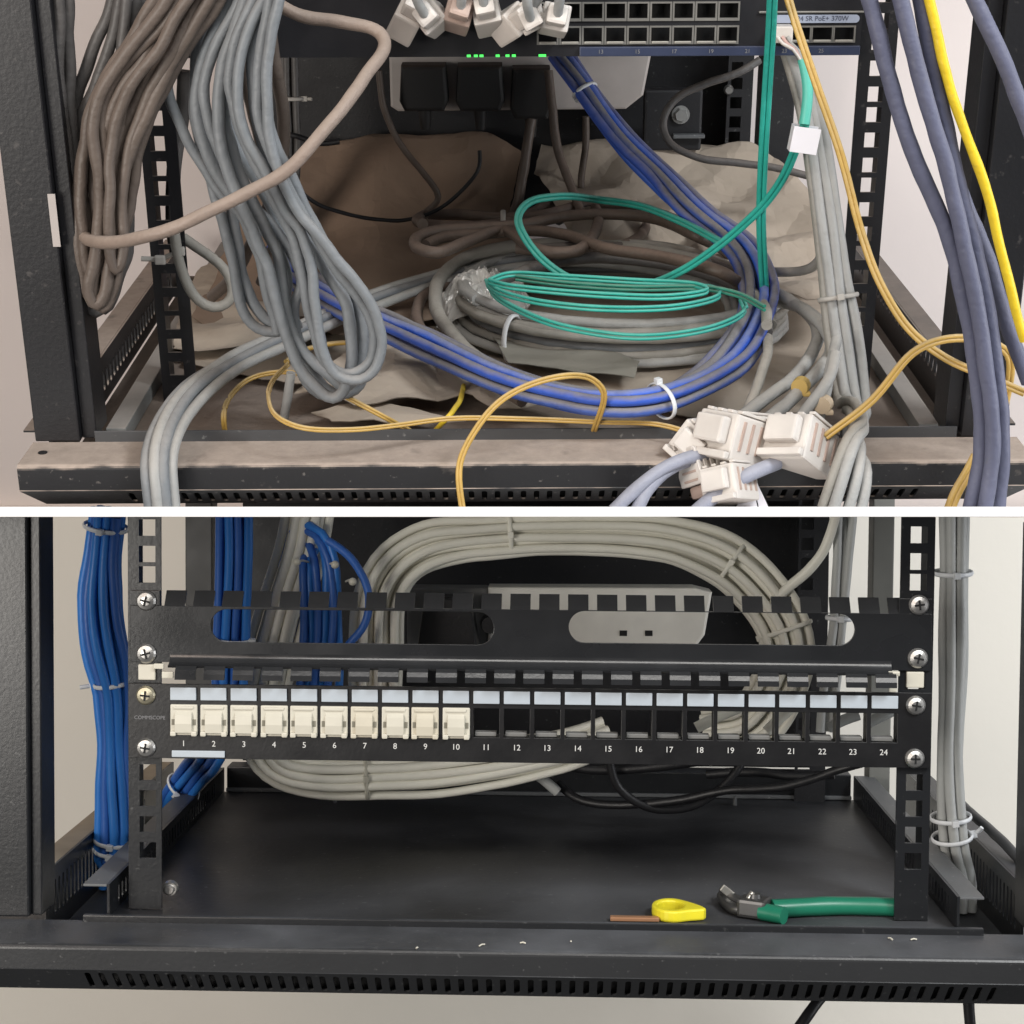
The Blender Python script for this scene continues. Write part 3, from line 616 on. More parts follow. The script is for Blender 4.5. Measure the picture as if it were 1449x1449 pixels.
cable(A, 'looped_cable', 'thin grey cable in a small round loop beside the left rail', A.Y((.13, .15), [(247, 330), (252, 360), (262, 395), (280, 424), (302, 434), (322, 428), (331, 410), (322, 386), (300, 366), (272, 348), (258, 338)]), .0034, c_stone, 'cable')
cable(A, 'short_cable', 'short pale cable stub standing on the floor by the yellow loops', A.Y(.10, [(412, 527), (408, 555), (402, 592)]), .0030, c_pale, 'cable')

# ---- grey bundle from the coil over the front lip
path = A.Y((-.018, -.012), [(229, 723), (226, 690), (222, 655)]) + [A.at(232, 615, z=.016), A.at(262, 568, z=.022), A.at(320, 522, z=.022), A.at(410, 478, z=.022), A.at(510, 434, z=.020), A.at(600, 402, z=.020), A.at(700, 378, z=.022), A.at(800, 367, z=.022), A.at(900, 374, z=.022), A.at(990, 392, z=.024), A.at(1040, 420, z=.022), A.at(1050, 452, z=.020)]
bundle(A, 'cable_bundle', 'grey cable bundle sweeping out of the coil and over the front lip', path, [(-.0075, .001), (-.0022, .0042), (.0032, .0035), (.0078, 0), (.001, -.002)], .0034, c_grey, mats=[c_grey, c_pale], ties=[(A.at(655, 390, z=.02), .011, .007)], tm=tie_a, scales=[.9, 1, 1.15, 1.1, 1, 1])

# ---- coils in the middle of the floor
def coil(fr, c, rx, turns, z0, dz, jit, seed, a0=0., a1=0.):
    pts = []; n = 26 * turns; rnd = random.Random(seed)
    ph = [rnd.uniform(0, 6.28) for _ in range(4)]
    for k in range(n + 1):
        a = a0 + (2 * math.pi * turns + a1) * k / n; q = k / n
        r = rx * (1 + jit * math.sin(a * .53 + ph[0]) + jit * .6 * math.sin(a * 1.37 + ph[1]))
        pts.append(Vector((c.x + r * math.cos(a), c.y + r * .92 * math.sin(a), z0 + dz * q + .003 * math.sin(a * .71 + ph[2]))))
    return pts
cc = A.at(878, 432, z=.01)
t = Thing(A, 'cable_coil', 'pale grey cable coil tied flat in the middle of the upper cabinet', 'cable coil')
for k in range(5):
    t.part('cable', MB().tube(coil(A, cc, .122 - .004 * (k % 3), 2, -.004 + .0068 * k, .006, .018, 20 + k, k * .9), .0034, 9, rj=.04), (c_pale, c_stone, c_grey, c_stone, c_pale)[k])
for px, py in ((750, 470), (1046, 420)):
    p = A.at(px, py, z=.012); q = p - Vector((cc.x, cc.y, p.z)); q.z = 0; q.normalize(); ce = Vector((cc.x, cc.y, .010)) + q * .118
    i = t.part('cable_tie', ring(ce, q.cross(Vector((0, 0, 1))), q, Vector((0, 0, 1)), .010, .018, .0011, 2.2), tie_w)
t.build()
t = Thing(A, 'cable_coil', 'dark grey cables coiled behind the pale coil', 'cable coil')
for k, (pts, m, r) in enumerate((
   ([(1085, 470), (1086, 430), (1050, 392), (980, 366), (900, 352), (850, 348), (760, 352)], c_dark, .0040),
   ([(1092, 460), (1080, 412), (1030, 376), (960, 352), (890, 345), (830, 352), (760, 362)], c_stone, .0036),
   ([(1060, 440), (1040, 405), (980, 382), (900, 368), (830, 365), (760, 378), (700, 400)], c_dark, .0042),
   ([(790, 312), (830, 294), (880, 283), (920, 296), (990, 326), (1060, 368), (1092, 410)], c_dark, .0042), ([(740, 318), (800, 304), (860, 304), (908, 312), (905, 335), (870, 350), (800, 356), (730, 352)], c_cord, .0042), ([(780, 340), (848, 345), (900, 363), (960, 370), (1030, 390), (1080, 430), (1085, 460)], c_stone, .0036))):
    t.part('cable', MB().tube(smooth(spline(A.Z((.040, .050), pts)), 3), r, 9, rj=.04), m)
t.build()
cable(A, 'thick_cable', 'thick grey-beige cable curling round the left end of the coil', A.Z((.052, .003), [(1000, 372), (900, 352), (800, 346), (720, 350), (660, 364), (624, 392), (616, 430), (634, 466), (668, 500), (710, 528), (762, 548), (820, 575)]), .0050, c_stone, 'cable')
cable(A, 'thick_cable', 'second brownish cable curving under the left end of the coil', A.Z((.018, .012), [(640, 400), (600, 420), (590, 446), (612, 485), (650, 515), (700, 545), (740, 566)]), .0044, c_cord, 'cable')
t = Thing(A, 'power_cord_hank', 'tied hank of brown power cord with one round loop', 'power cord')
zc = .055
for pts in ([(600, 305), (650, 303), (705, 308), (760, 306), (830, 290), (900, 294), (980, 320), (1010, 330, .04), (1046, 354, .03)], [(598, 317), (640, 321), (700, 318), (745, 305), (790, 284), (825, 282), (845, 300), (840, 332), (815, 355), (780, 358), (745, 345), (712, 325), (660, 342), (618, 358), (592, 352), (590, 336), (620, 326), (680, 322), (740, 318), (800, 306), (850, 303), (920, 308), (990, 336), (1030, 358, .035), (1066, 388, .02)], [(602, 347), (630, 335), (690, 330), (750, 326), (800, 332), (860, 352), (930, 362), (1020, 385), (1072, 430, .012)], [(600, 305), (590, 311), (598, 317)]):
    t.part('cord', MB().tube(smooth(spline(A.Z((zc, zc + .008), pts)), 2), .0044, 9, rj=.04), c_cord)
c = A.at(712, 316, z=zc + .002); t.part('cable_tie', ring(c, Vector((1, 0, 0)), Vector((0, 1, 0)), Vector((0, 0, 1)), .017, .009, .001, 2), tie_a); t.build()

# ---- teal duplex fibre
def duplex(t, pts, m, r=.00115, gap=.0012, hint=(0, 0, 1), name='fibre'):
    c = smooth(spline(pts, .004), 2); h = Vector(hint)
    for sgn in (-1, 1):
        o = []
        for i, p in enumerate(c):
            tt = (c[min(len(c) - 1, i + 1)] - c[max(0, i - 1)]).normalized(); u = tt.cross(h); u = u.normalized() if u.length > .1 else Vector((1, 0, 0))
            o.append(p + u * gap * sgn)
        t.part(name, MB().tube(o, r, 8), m)
t = Thing(A, 'fibre_coil', 'flat teal fibre cable coiled on top of the pale grey coil', 'fibre cable')
for pts, z in (([(692, 398), (712, 404), (760, 410), (860, 418), (950, 420), (1003, 411), (985, 403), (900, 398), (800, 392), (720, 388), (692, 398)], .062), ([(690, 400), (705, 412), (760, 427), (860, 437), (960, 434), (1018, 419), (1010, 408), (930, 404)], .058), ([(690, 396), (700, 418), (745, 444), (800, 463), (900, 477), (980, 470), (1030, 456), (1054, 440), (1050, 425)], .052), ([(730, 393), (800, 402), (900, 408), (1000, 408), (1045, 417), (1082, 436)], .060)):
    duplex(t, A.Z(z, pts), c_teal if z != .060 else c_teald, hint=(0, 1, 0), gap=.0013)
t.build()
t = Thing(A, 'fibre_cable', 'teal fibre cable hanging straight down in front of the right bundle', 'fibre cable')
duplex(t, A.Y((.07, .20), [(1094, -30), (1091, 40), (1086, 120), (1080, 220), (1077, 310), (1080, 380), (1083, 434)]), c_teal, .0017, .0016, hint=(0, 1, 0)); t.build()
t = Thing(A, 'fibre_cable', 'teal fibre cable with a white flag label looping over the coil', 'fibre cable')
i = t.part('sleeve', MB().tube(smooth(spline(A.Y((.115, .105), [(1136, 84), (1142, 110), (1143, 140), (1138, 176)]))), .0034, 10), mat('light_teal_boot', (.10, .50, .40), .45))
duplex(t, A.Y((.105, .30), [(1139, 176), (1128, 205), (1110, 248), (1085, 285), (1050, 320), (1010, 353), (965, 383), (920, 402), (870, 408), (810, 396), (765, 365), (738, 328), (733, 305), (750, 285), (790, 278)]) + A.Z(.075, [(850, 283), (900, 290), (960, 312), (1022, 344)]), c_teal, .0016, .0014, hint=(0, 1, 0))
c = A.at(1138, 197, y=.108); M = Matrix.Translation(c) @ Matrix.Rotation(R(8), 4, 'Y')
t.part('flag_label', MB().box(-.0082, .0082, -.0050, -.0042, -.0078, .0078, .0002, M).box(-.0082, .0082, .0042, .0050, -.0078, .0078, .0002, M).box(-.0085, -.0079, -.005, .005, -.0078, .0078, .0002, M), label_m)
c = A.at(1107, 48, y=ys - .008); M = Matrix.Translation(c)
i = t.part('connector', MB().box(-.0062, .0060, -.004, .009, -.005, .005, .001, M), white_a)
for k in range(3): t.part('fan_out', MB().tube(spline(A.Y((ys - .012, .12), [(1100 + 7 * k, 52), (1108 + 6 * k, 62), (1122 + 4 * k, 70 + k), (1135, 88)])), .0011, 7), (white_a, mat('pinkish_lead', (.55, .36, .32), .5), c_pale)[k], i)
t.build()

# ---- dusty blue bundle
path = A.Y((.40, .34), [(792, 78), (815, 110), (848, 158), (890, 210), (940, 258)]) + [A.at(1000, 312, z=.075), A.at(1046, 352, z=.062), A.at(1074, 400, z=.05), A.at(1072, 452, z=.04), A.at(1040, 506, z=.03), A.at(985, 548, z=.026), A.at(925, 570, z=.024), A.at(850, 575, z=.022), A.at(760, 556, z=.022), A.at(650, 512, z=.024), A.at(545, 464, z=.028), A.at(460, 420, z=.030), A.at(420, 394, z=.030), A.at(385, 360, z=.03)]
bundle(A, 'cable_bundle', 'dusty blue cable bundle swinging round the front of the coil', path, [(-.0085, .006), (-.0085, -.001), (-.001, .0065), (-.002, -.002), (.0065, .005), (.006, -.003), (.0115, .001)], .0034, c_blue, wob=.0013, mats=[c_blue, cab('blue_cable_heavy_dust', (.05, .10, .36), .95, dcol=(.25, .235, .225), dlo=0., dhi=.7), cab('bright_blue_cable', (.04, .13, .62), .8, dcol=(.28, .28, .31), dlo=.3, dhi=1.1)],
       scales=[.75, .8, .9, 1.05, 1, 1, 1.0, 1.05, 1.1, 1.1, 1.05, .9], ties=[(A.at(835, 135, y=.39), .011, .009), (A.at(932, 569, z=.024), .0155, .0105, None, (-.4, 0, 1)), ], tm=tie_w)

# ---- crumpled clear bag under the coil end
t = Thing(A, 'plastic_bag', 'crumpled clear plastic bag caught inside the left end of the coil', 'plastic bag')
c = A.at(684, 440, z=.004); b = MB(); n = 46; vs = []
for jj in range(n):
    for ii in range(n):
        u = ii / (n - 1) * 2 - 1; v = jj / (n - 1) * 2 - 1; rr = max(0., 1 - (u * u + v * v) * .7); q = Vector((u * 2.1, v * 2.1, 3.3))
        rd = 1 - abs(noise.noise(q)) * 2.2; rd2 = 1 - abs(noise.noise(q * 2.4 + Vector((5, 0, 0)))) * 2
        vs.append(c + Vector((u * .034 + .004 * noise.noise(q * 1.7), v * .040 + .004 * noise.noise(q * 1.9 + Vector((9, 9, 9))), .030 * rr ** .7 * (.55 + .40 * rd + .22 * rd2))))
b.add(vs, [[jj * n + ii, jj * n + ii + 1, (jj + 1) * n + ii + 1, (jj + 1) * n + ii] for jj in range(n - 1) for ii in range(n - 1)], False)
t.part('film', b, bag_m); t.build()

# ---- right vertical bundle and leads to the loose keystone jacks
path = A.Y((.155, .085), [(1120, 60), (1142, 130), (1158, 220), (1172, 310), (1186, 420), (1198, 500), (1205, 560)]) + A.Y(0, [(1210, 604, .030), (1211, 632, -.006), (1208, 660, -.018), (1200, 695, -.022), (1191, 723, -.023)])
bundle(A, 'cable_bundle', 'stone grey bundle dropping past the right rail and over the lip', path, [(-.0095, .000), (-.0052, -.003), (-.0035, .003), (.0018, -.002), (.0040, .003), (.0088, 0)], .0033, c_stone, mats=[c_stone, c_pale, c_stone, c_pale, c_grey, c_pale], hint=(0, 1, 0), scales=[.6, .6, .7, .8, .95, .95, 1.0, 1.0, 1.25],
       ties=[(A.at(1188, 425, y=.12), .0125, .0085)], tm=tie_a)
cable(A, 'single_cable', 'dark grey cable curving across to the right vertical bundle', A.Y((.25, .16), [(1050, 372), (1085, 383), (1125, 386), (1152, 378), (1164, 350), (1160, 300), (1150, 250)]), .0034, c_stone, 'cable')
leads = [
 ('pale lead running to the leftmost loose keystone jack', [(1072, 412, .015), (1112, 420), (1145, 445), (1157, 470), (1150, 498), (1118, 538), (1080, 566), (1046, 590)], .0042),
 ('pale lead with a yellow ring tag going to the big loose jack', [(1074, 425, .015), (1135, 436), (1168, 466), (1178, 490), (1162, 520), (1134, 549), (1104, 578), (1068, 606)], .0042),
 ('short pale lead ending behind the right loose jack', [(1182, 500), (1172, 540), (1150, 570), (1126, 600)], .0036),
 ('pale lead with a tan ring tag beside the right bundle', [(1184, 480), (1175, 520), (1166, 560), (1156, 598)], .0036),
 ('dusty lead lying on the floor behind the loose jacks', [(1072, 445, .010), (1086, 500), (1072, 545), (1058, 580)], .0034)]
for k, (lab, pts, r) in enumerate(leads): cable(A, 'jack_lead', lab, A.Z((.05, .012), pts), r, c_stone if k == 4 else c_pale, 'cable', 'leads to the loose jacks')
for px, py, z, m, lab in ((1133, 546, .026, mat('yellow_tag', (.55, .38, .12), .5), 'yellow ring tag clipped on a pale lead'), (1165, 572, .024, mat('tan_tag', (.52, .42, .30), .5), 'tan ring tag clipped on the lead beside the right bundle')):
    t = Thing(A, 'ring_tag', lab, 'tag'); c = A.at(px, py, z=z); d = (A.at(px - 12, py + 14, z=z - .001) - c).normalized()
    t.part('ring', MB().cyl(c - d * .003, c + d * .003, .0056, .0054, 14), m); t.part('ear', MB().box(c.x + .001, c.x + .006, c.y - .004, c.y, c.z - .006, c.z - .003, .001), m); t.build()
def keystone_loose(px, py, y, rot, lab, s=1., stain=False):
    c = A.at(px, py, y=y); M = Matrix.Translation(c) @ Matrix.Rotation(R(rot[2]), 4, 'Z') @ Matrix.Rotation(R(rot[0]), 4, 'X') @ Matrix.Rotation(R(rot[1]), 4, 'Y') @ Matrix.Diagonal((s, s, s, 1))
    t = Thing(A, 'keystone_jack', lab, 'jack', 'loose keystone jacks on the front lip')
    i = t.part('body', MB().box(-.0085, .0085, -.010, .010, -.0080, .0080, .001, M), white_a)
    b = MB()
    for k in range(4): b.box(-.0088 + k * .0045, -.0065 + k * .0045, -.009, .009, .0081, .0092, .0003, M)
    t.part('wire_cap', b, white_a, i)
    t.part('latch', MB().box(-.006, .006, .0102, .0145, -.003, .0062, .001, M), white_a, i)
    t.part('latch', MB().box(-.0085, .0085, .0102, .0128, -.0078, -.0052, .0006, M), white_a, i)
    t.part('cable_boot', MB().box(-.0055, .0055, -.017, -.0102, -.006, .005, .002, M), white_d if stain else white_a, i)
    b = MB()
    for sgn in (-1, 1):
        for k in range(4): b.box(sgn * .0087 - .0003, sgn * .0087 + .0003, -.008 + k * .0045, -.0068 + k * .0045, -.004, .006, .0001, M)
    t.part('contact_slots', b, white_d, i, kind='stuff'); t.build(); return M
keystone_loose(1038, 622, .006, (25, 8, 128), 'largest loose keystone jack at the centre of the jack pile', 1.75)
keystone_loose(990, 630, .016, (15, -30, 150), 'loose keystone jack half hidden at the left of the pile', 1.45, True)
keystone_loose(1132, 633, .004, (38, 18, 130), 'loose white keystone jack resting on the lip by the right bundle', 1.75)
keystone_loose(1032, 686, -.014, (20, 25, 140), 'loose keystone jack hanging lowest in front of the vents', 1.35)
keystone_loose(1062, 612, .026, (10, 20, 100), 'loose keystone jack with blue marks at the back of the pile', 1.3)
keystone_loose(988, 658, .002, (60, 10, 30), 'brown-stained keystone jack under the left of the pile', 1.15, True)
fl_ = [
 ('slate lead leaving the centre jack toward the lower left', [(1000, 642, .0), (965, 650, -.012), (928, 670, -.020), (895, 696, -.026), (868, 723, -.030)], .0040),
 ('second slate lead beside it running off the lip', [(985, 648, .002), (945, 664, -.014), (918, 690, -.022), (902, 723, -.028)], .0040),
 ('slate lead from the right jack crossing under the pile', [(1100, 655, -.006), (1068, 668, -.016), (1030, 688, -.022), (985, 723, -.028)], .0044)]
for lab, pts, r in fl_: cable(A, 'jack_lead', lab, A.Y(0, pts), r, c_slate2, 'cable', 'slate leads hanging from the loose jacks')
t = Thing(A, 'paper_tag', 'white folded paper tag hanging below the loose jacks', 'tag')
pp = A.Y(-.012, [(1040, 723), (1052, 692), (1062, 672), (1073, 723)]); t.part('leaf', MB().extr(pp, (0, .0006, 0)), label_m)
pp = A.Y(-.010, [(1075, 723), (1064, 676), (1066, 672), (1090, 723)]); t.part('leaf', MB().extr(pp, (0, .0006, 0)), label_m); t.build()

# ---- slate blue cables and yellow fibres on the right
G3 = 'slate blue cables hanging at the right of the upper cabinet'
for lab, d, pts in (
 ('slate cable falling across the right rail, leftmost of its run', -.035, [(1222, -30), (1234, 14), (1260, 120), (1302, 240), (1340, 325), (1364, 420), (1382, 540), (1388, 640), (1374, 723)]),
 ('slate cable in the middle of the run before the right post', -.042, [(1268, -30), (1279, 14), (1302, 100), (1334, 225), (1360, 325), (1382, 430), (1399, 560), (1404, 640), (1394, 723)]),
 ('slate cable on the right of the run, meeting the lip last', -.032, [(1296, -30), (1306, 14), (1330, 140), (1352, 250), (1378, 340), (1398, 440), (1414, 560), (1419, 640), (1412, 723)]),
 ('slate cable bending away to the frame edge at the right post', -.020, [(1340, 200), (1362, 275), (1388, 340), (1410, 410), (1432, 480), (1455, 540)]),
 ('short slate cable at the top right corner above the yellow cable', -.030, [(1365, -30), (1388, 16), (1414, 72), (1440, 140), (1470, 220)])):
    cable(A, 'slate_cable', lab, A.Y((d, d - .006), pts), .0044, c_slate, 'cable', G3)
cable(A, 'yellow_cable', 'bright yellow cable arching down beside the right post', A.Y(-.038, [(1308, -30), (1317, 14), (1331, 80), (1360, 170), (1389, 250), (1414, 345), (1430, 410), (1450, 480)]), .0028, c_yelb, 'cable')
def yfib(lab, pts, r=.0010, gap=.0008, m=None, fr_pts=None):
    t = Thing(A, 'fibre_cable', lab, 'fibre cable', 'ochre fibre cables in the upper cabinet'); duplex(t, pts, m or c_yel, r, gap, hint=(0, 1, 0)); t.build()
yfib('ochre fibre cable slanting from the switch down past the right rail', A.Y((.11, .0), [(1108, -30), (1120, 14), (1152, 110), (1190, 220), (1219, 330), (1245, 400), (1288, 468), (1340, 508), (1385, 528), (1450, 556)]), .0014, .0012)
yfib('ochre fibre cable rising from the right jack to the right post', A.Y((.0, .02), [(1168, 618), (1235, 566), (1290, 500), (1320, 484), (1355, 478), (1395, 483), (1428, 500), (1430, 530), (1422, 570), (1416, 600)]), .0014, .0012)
yfib('ochre fibre end hanging off the lip at the right', A.Y((-.015, -.025), [(1382, 645), (1368, 672), (1352, 698), (1343, 723)]), .0020, .0016)
yfib('tall ochre fibre arch standing on the front lip', A.Y((-.024, .02), [(655, 723), (650, 690), (650, 655), (668, 616), (704, 570), (745, 546), (797, 532), (838, 536, .016), (856, 555, .020), (851, 580, .024), (843, 602, .032), (838, 617, .052)]), .0011, .0009)
yfib('long ochre fibre lying along the front edge of the floor', A.Z((.03, .010), [(408, 515), (385, 540), (380, 565), (392, 590), (430, 606), (500, 608), (560, 602), (640, 592), (745, 593), (850, 597), (930, 600), (985, 615)]), .0009, .0008)
yfib('ochre fibre hoop at the left of the floor', A.Z((.002, .03), [(319, 616, -.008), (316, 590), (328, 558), (357, 534), (400, 526), (440, 534), (480, 556), (540, 588, .012), (588, 614, -.008)]), .0010, .0008)
cable(A, 'fibre_cable', 'short bright yellow fibre slanting below the blue bundle', A.Z((.006, .008), [(656, 546), (650, 568), (632, 592), (612, 614, -.008)]), .0017, c_yelb, 'fibre cable')
cable(A, 'fibre_cable', 'short ochre fibre glimpsed behind the grey loops', A.Z(.01, [(405, 512), (425, 496), (458, 488), (525, 481)]), .0018, c_yel, 'fibre cable')

# ================================================================== LOWER CABINET (tidied)
t = Thing(B, 'network_cabinet', 'clean black network cabinet, lower one, with neat tied cables', 'cabinet')
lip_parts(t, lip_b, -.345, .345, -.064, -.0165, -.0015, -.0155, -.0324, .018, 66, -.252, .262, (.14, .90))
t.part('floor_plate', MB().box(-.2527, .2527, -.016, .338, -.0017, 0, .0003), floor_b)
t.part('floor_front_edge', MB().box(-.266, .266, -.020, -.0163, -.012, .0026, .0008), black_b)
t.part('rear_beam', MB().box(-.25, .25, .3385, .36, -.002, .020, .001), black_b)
t.part('rear_beam_edge', MB().box(-.25, .25, .3345, .3382, .0005, .0035, .0008), bar_b)
for sx_ in (-1, 1):
    xi = .293; xs = sorted((sx_ * (xi + .0065), sx_ * (xi + .040))); b = MB(); b.box(xs[0], xs[1], -.0155, .010, -.0005, .2400, .0012); xs = sorted((sx_ * xi, sx_ * (xi + .0063))); b.box(xs[0], xs[1], -.011, .016, -.0005, .2400, .0008)
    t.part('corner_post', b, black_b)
    # inner side channel: slotted wall with a worn grey top
    x = sx_ * .2520
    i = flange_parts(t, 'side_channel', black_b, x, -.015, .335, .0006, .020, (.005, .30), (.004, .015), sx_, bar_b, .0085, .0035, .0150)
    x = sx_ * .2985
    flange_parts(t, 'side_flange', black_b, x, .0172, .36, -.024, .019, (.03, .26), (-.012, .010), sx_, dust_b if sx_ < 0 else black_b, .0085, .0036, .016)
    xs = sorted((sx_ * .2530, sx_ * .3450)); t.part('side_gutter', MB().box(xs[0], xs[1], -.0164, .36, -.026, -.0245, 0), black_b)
for sx_, xa, xb, hx in ((-1, -.2440, -.2240, -.2323), (1, .2180, .2380, .2285)):
    zs = [.0999 + d for d in (-.0159, -.0317, -.0476, -.0635)] + [.145] + [.2040, .2163, .2322]
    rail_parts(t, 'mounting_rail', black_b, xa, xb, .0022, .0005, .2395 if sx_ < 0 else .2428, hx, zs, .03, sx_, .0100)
t.part('back_panel', MB().box(-.242, .232, .365, .368, .02, .26, 0), dark_metal)
rail_parts(t, 'rear_rail', dark_metal, .2040, .2280, .330, .0, .255, .2110, [.03 + .01588 * k for k in range(14)], .02, 1)
t.part('rear_post', MB().box(-.2815, -.2600, .330, .352, .0, .255, .001), mat('charcoal_post', (.035, .034, .033), .5)); t.part('rear_post', MB().box(.2625, .2790, .330, .352, .0, .255, .001), mat('grey_lit_post', (.16, .16, .145), .6))  # right post painted paler: light on its side is in the colour
t.part('rear_top_rail', MB().box(-.255, .26, .335, .345, .238, .256, .001), dark_metal)
for px, py in ((474, 1132), (1040, 1136)):
    p = B.at(px, py, z=.002); b = MB(); b.cyl((p.x, p.y, .0002), (p.x, p.y, .007), .0018, .0012, 8); t.part('floor_clip', b, bar_b)
p = B.at(240, 1258, y=.012); q = MB(); q.cyl((p.x, .0155, p.z), (p.x, .0118, p.z), .0048, .0042, 14); q.cyl((p.x, .0118, p.z), (p.x, .0095, p.z), .0032, .0026, 10); t.part('bolt', q, bolt_m)
t.build()

# ---- cable manager panel
t = Thing(B, 'cable_manager', 'black cable manager panel with two oval openings and fingered edges', 'cable manager')
z0, z1 = .1505, .1945
sl = .0043
def zz(x): return 0
holes = [stad(-.1935, -.0235, .1640, .1838), stad(.0212, .1910, .1660, .1850)]
q = MB(); plate_xz(q, [rect(-.2420, .2365, z0 + .001, z1 - .009)] + holes, .0008, .0016, .0002); f = t.part('face_plate', q, mgr_b)
t.part('mounting_ear', MB().box(-.2420, -.2240, 0, .0016, z1 - .0090, z1, .0003), mgr_b); t.part('mounting_ear', MB().box(.2170, .2365, 0, .0016, z1 - .0090, z1, .0003), mgr_b)
npit = .01730; x = -.2215
while x < .212:
    t.part('finger', MB().prism([(-.0001, z1 - .0093), (.0015, z1 - .0091), (.0030, z1 - .0075), (.0075, z1 - .0012), (.0066, z1 - .0002), (.0014, z1 - .0070)], x, x + .0122), mgr_g); x += npit
rb = .0068; arc = [(-rb + rb * math.cos(a), z0 + .0066 - rb * math.sin(a)) for a in [k * math.pi / 2 / 9 for k in range(10)]]
poly = arc + [(y - .0002 + .0012, z - .0013) for y, z in reversed(arc)]; b = MB(); N_ = len(poly)
vs = [Vector((x, y, z)) for x in (-.2180, .2130) for y, z in poly]
b.add(vs[:], [[k, k + 1, N_ + k + 1, N_ + k] for k in range(9)], True); b.add(vs[:], [[k, (k + 1) % N_, N_ + (k + 1) % N_, N_ + k] for k in range(9, N_)] + [[k, k + 1, N_ - 2 - k, N_ - 1 - k] for k in range(9)] + [[N_ + k, N_ + k + 1, 2 * N_ - 2 - k, 2 * N_ - 1 - k] for k in range(9)])
t.part('bottom_bend', b, mgr_g)
x = -.2130
while x < .205:
    t.part('finger', MB().prism([(-.0067, z0 - .0012), (-.0069, z0 - .0002), (-.0090, z0 - .0022), (-.0102, z0 - .0048), (-.0106, z0 - .0080), (-.0092, z0 - .0080), (-.0082, z0 - .0040)], x, x + .0124), mgr_g); x += npit
for xx in (-.2323, .2285):
    for zs in (.1884, .1566): screw(t, (xx, -.0001, zs + (0 if xx < 0 else .0025)), .0060, bolt_m)
t.part('clip_nut', MB().box(-.2275, -.2215, -.002, 0, .1475, .1508, .0006), ivory); t.part('clip_nut', MB().box(-.2225, -.2155, -.003, -.001, .1420, .1462, .0006), ivory)
t.part('clip_nut', MB().box(.2115, .2160, -.003, -.001, .1390, .1475, .0006), ivory); t.part('clip_nut', MB().box(.2105, .2175, -.004, -.0005, .1485, .1515, .0008), ivory)
t.build()

# ---- 24 port patch panel
t = Thing(B, 'patch_panel', 'black 24-port patch panel with ten ivory jacks filled in on the left', 'patch panel')
zP0, zP1 = .0935, .1385; x1_ = B.at(260, 1018, y=-.001).x; x24 = B.at(1251, 1025, y=-.001).x; pit = (x24 - x1_) / 23
opz = (.1085, .1260)
xs = [x1_ + pit * k for k in range(24)]
q = MB(); plate_xz(q, [rect(-.2430, .2370, zP0, zP1)] + [rect(x - .0078, x + .0078, *opz) for x in xs], -.0004, .0020, .0002); f = t.part('face_plate', q, panel_b)
for k, x in enumerate(xs):
    t.part('label_window', MB().box(x - .0078, x + .0078, -.0026 - random.uniform(0, .0003), -.0014, .1290, .1366, .0004), lab_b)
    t.part('port_number', text_mb(str(k + 1), .0049, (x, -.00152, .1025)), txt_w)
    if k < 10:
        x0_ = x; x = x + random.uniform(-.0004, .0004); ivk = random.choice((ivory, ivory, mat('ivory_jack_warm', (.57, .53, .43), .4, var=.06, vscale=120)))
        i = t.part('keystone_jack', MB().box(x - .0082, x + .0082, -.0026, -.0008, .1078, .1264, .0016).box(x - .0072, x + .0072, -.0007, .018, .1092, .1254, .0004), ivk)
        b = MB(); b.prism([(-.0024, .1090), (-.0042, .1096), (-.0048, .1150), (-.0042, .1200), (-.0024, .1226)], x - .0050, x + .0050); t.part('shutter', b, ivk, i)
        b = MB(); b.box(x - .0080, x - .0046, -.0044, -.0021, .1074, .1104, .0008); b.box(x + .0046, x + .0080, -.0044, -.0021, .1074, .1104, .0008); b.box(x - .0060, x + .0060, -.0034, -.0021, .1236, .1254, .0006); t.part('jack_feet', b, ivk, i)
        b = MB()
        for sgn in (-1, 1): b.box(x + sgn * .0064 - .0009, x + sgn * .0064 + .0009, -.0029, -.0020, .1140, .1175, 0)
        t.part('side_notch', b, mat('jack_notch_shade', (.20, .19, .15), .7), i)
    else:
        b = MB(); b.box(x - .0084, x + .0084, .0008, .011, .1072, .1084, 0); b.box(x - .0089, x - .0080, .0008, .011, .1072, .1265, 0); b.box(x + .0080, x + .0089, .0008, .011, .1072, .1265, 0)
        i = t.part('port_frame', b, panel_b); t.part('port_ledge', MB().box(x - .0070, x + .0060, .002, .009, .1086, .1112, .0006), mat('lit_port_ledge', (.17, .17, .165), .45), i)  # ledge coloured paler for the light on the opening's bottom edge
t.part('brand_print', text_mb('COMMSCOPE', .0031, (-.2300, -.00152, .1180)), txt_g)
t.part('label_strip', MB().box(x1_ - .0070, x1_ + .0250, -.0026, -.0014, .0945, .0985, .0004), lab_b)
for xx, m in ((-.2323, bolt_y), (.2275, bolt_m)):
    for zs in (.1316, .0999): screw(t, (xx, -.0015, zs + (0 if xx < 0 else -.0005)), .0058, m if zs > .11 else bolt_m)
t.build()
for xx, zz_ in ((-.2323, .1452), (.2275, .1460)):
    t = Thing(B, 'cage_nut', 'white square cage nut in the %s rail between the two panels' % ('left' if xx < 0 else 'right'), 'cage nut'); t.part('nut', MB().box(xx - .0052, xx + .0052, .0003, .004, zz_ - .0048, zz_ + .0048, .0008), ivory); t.build()

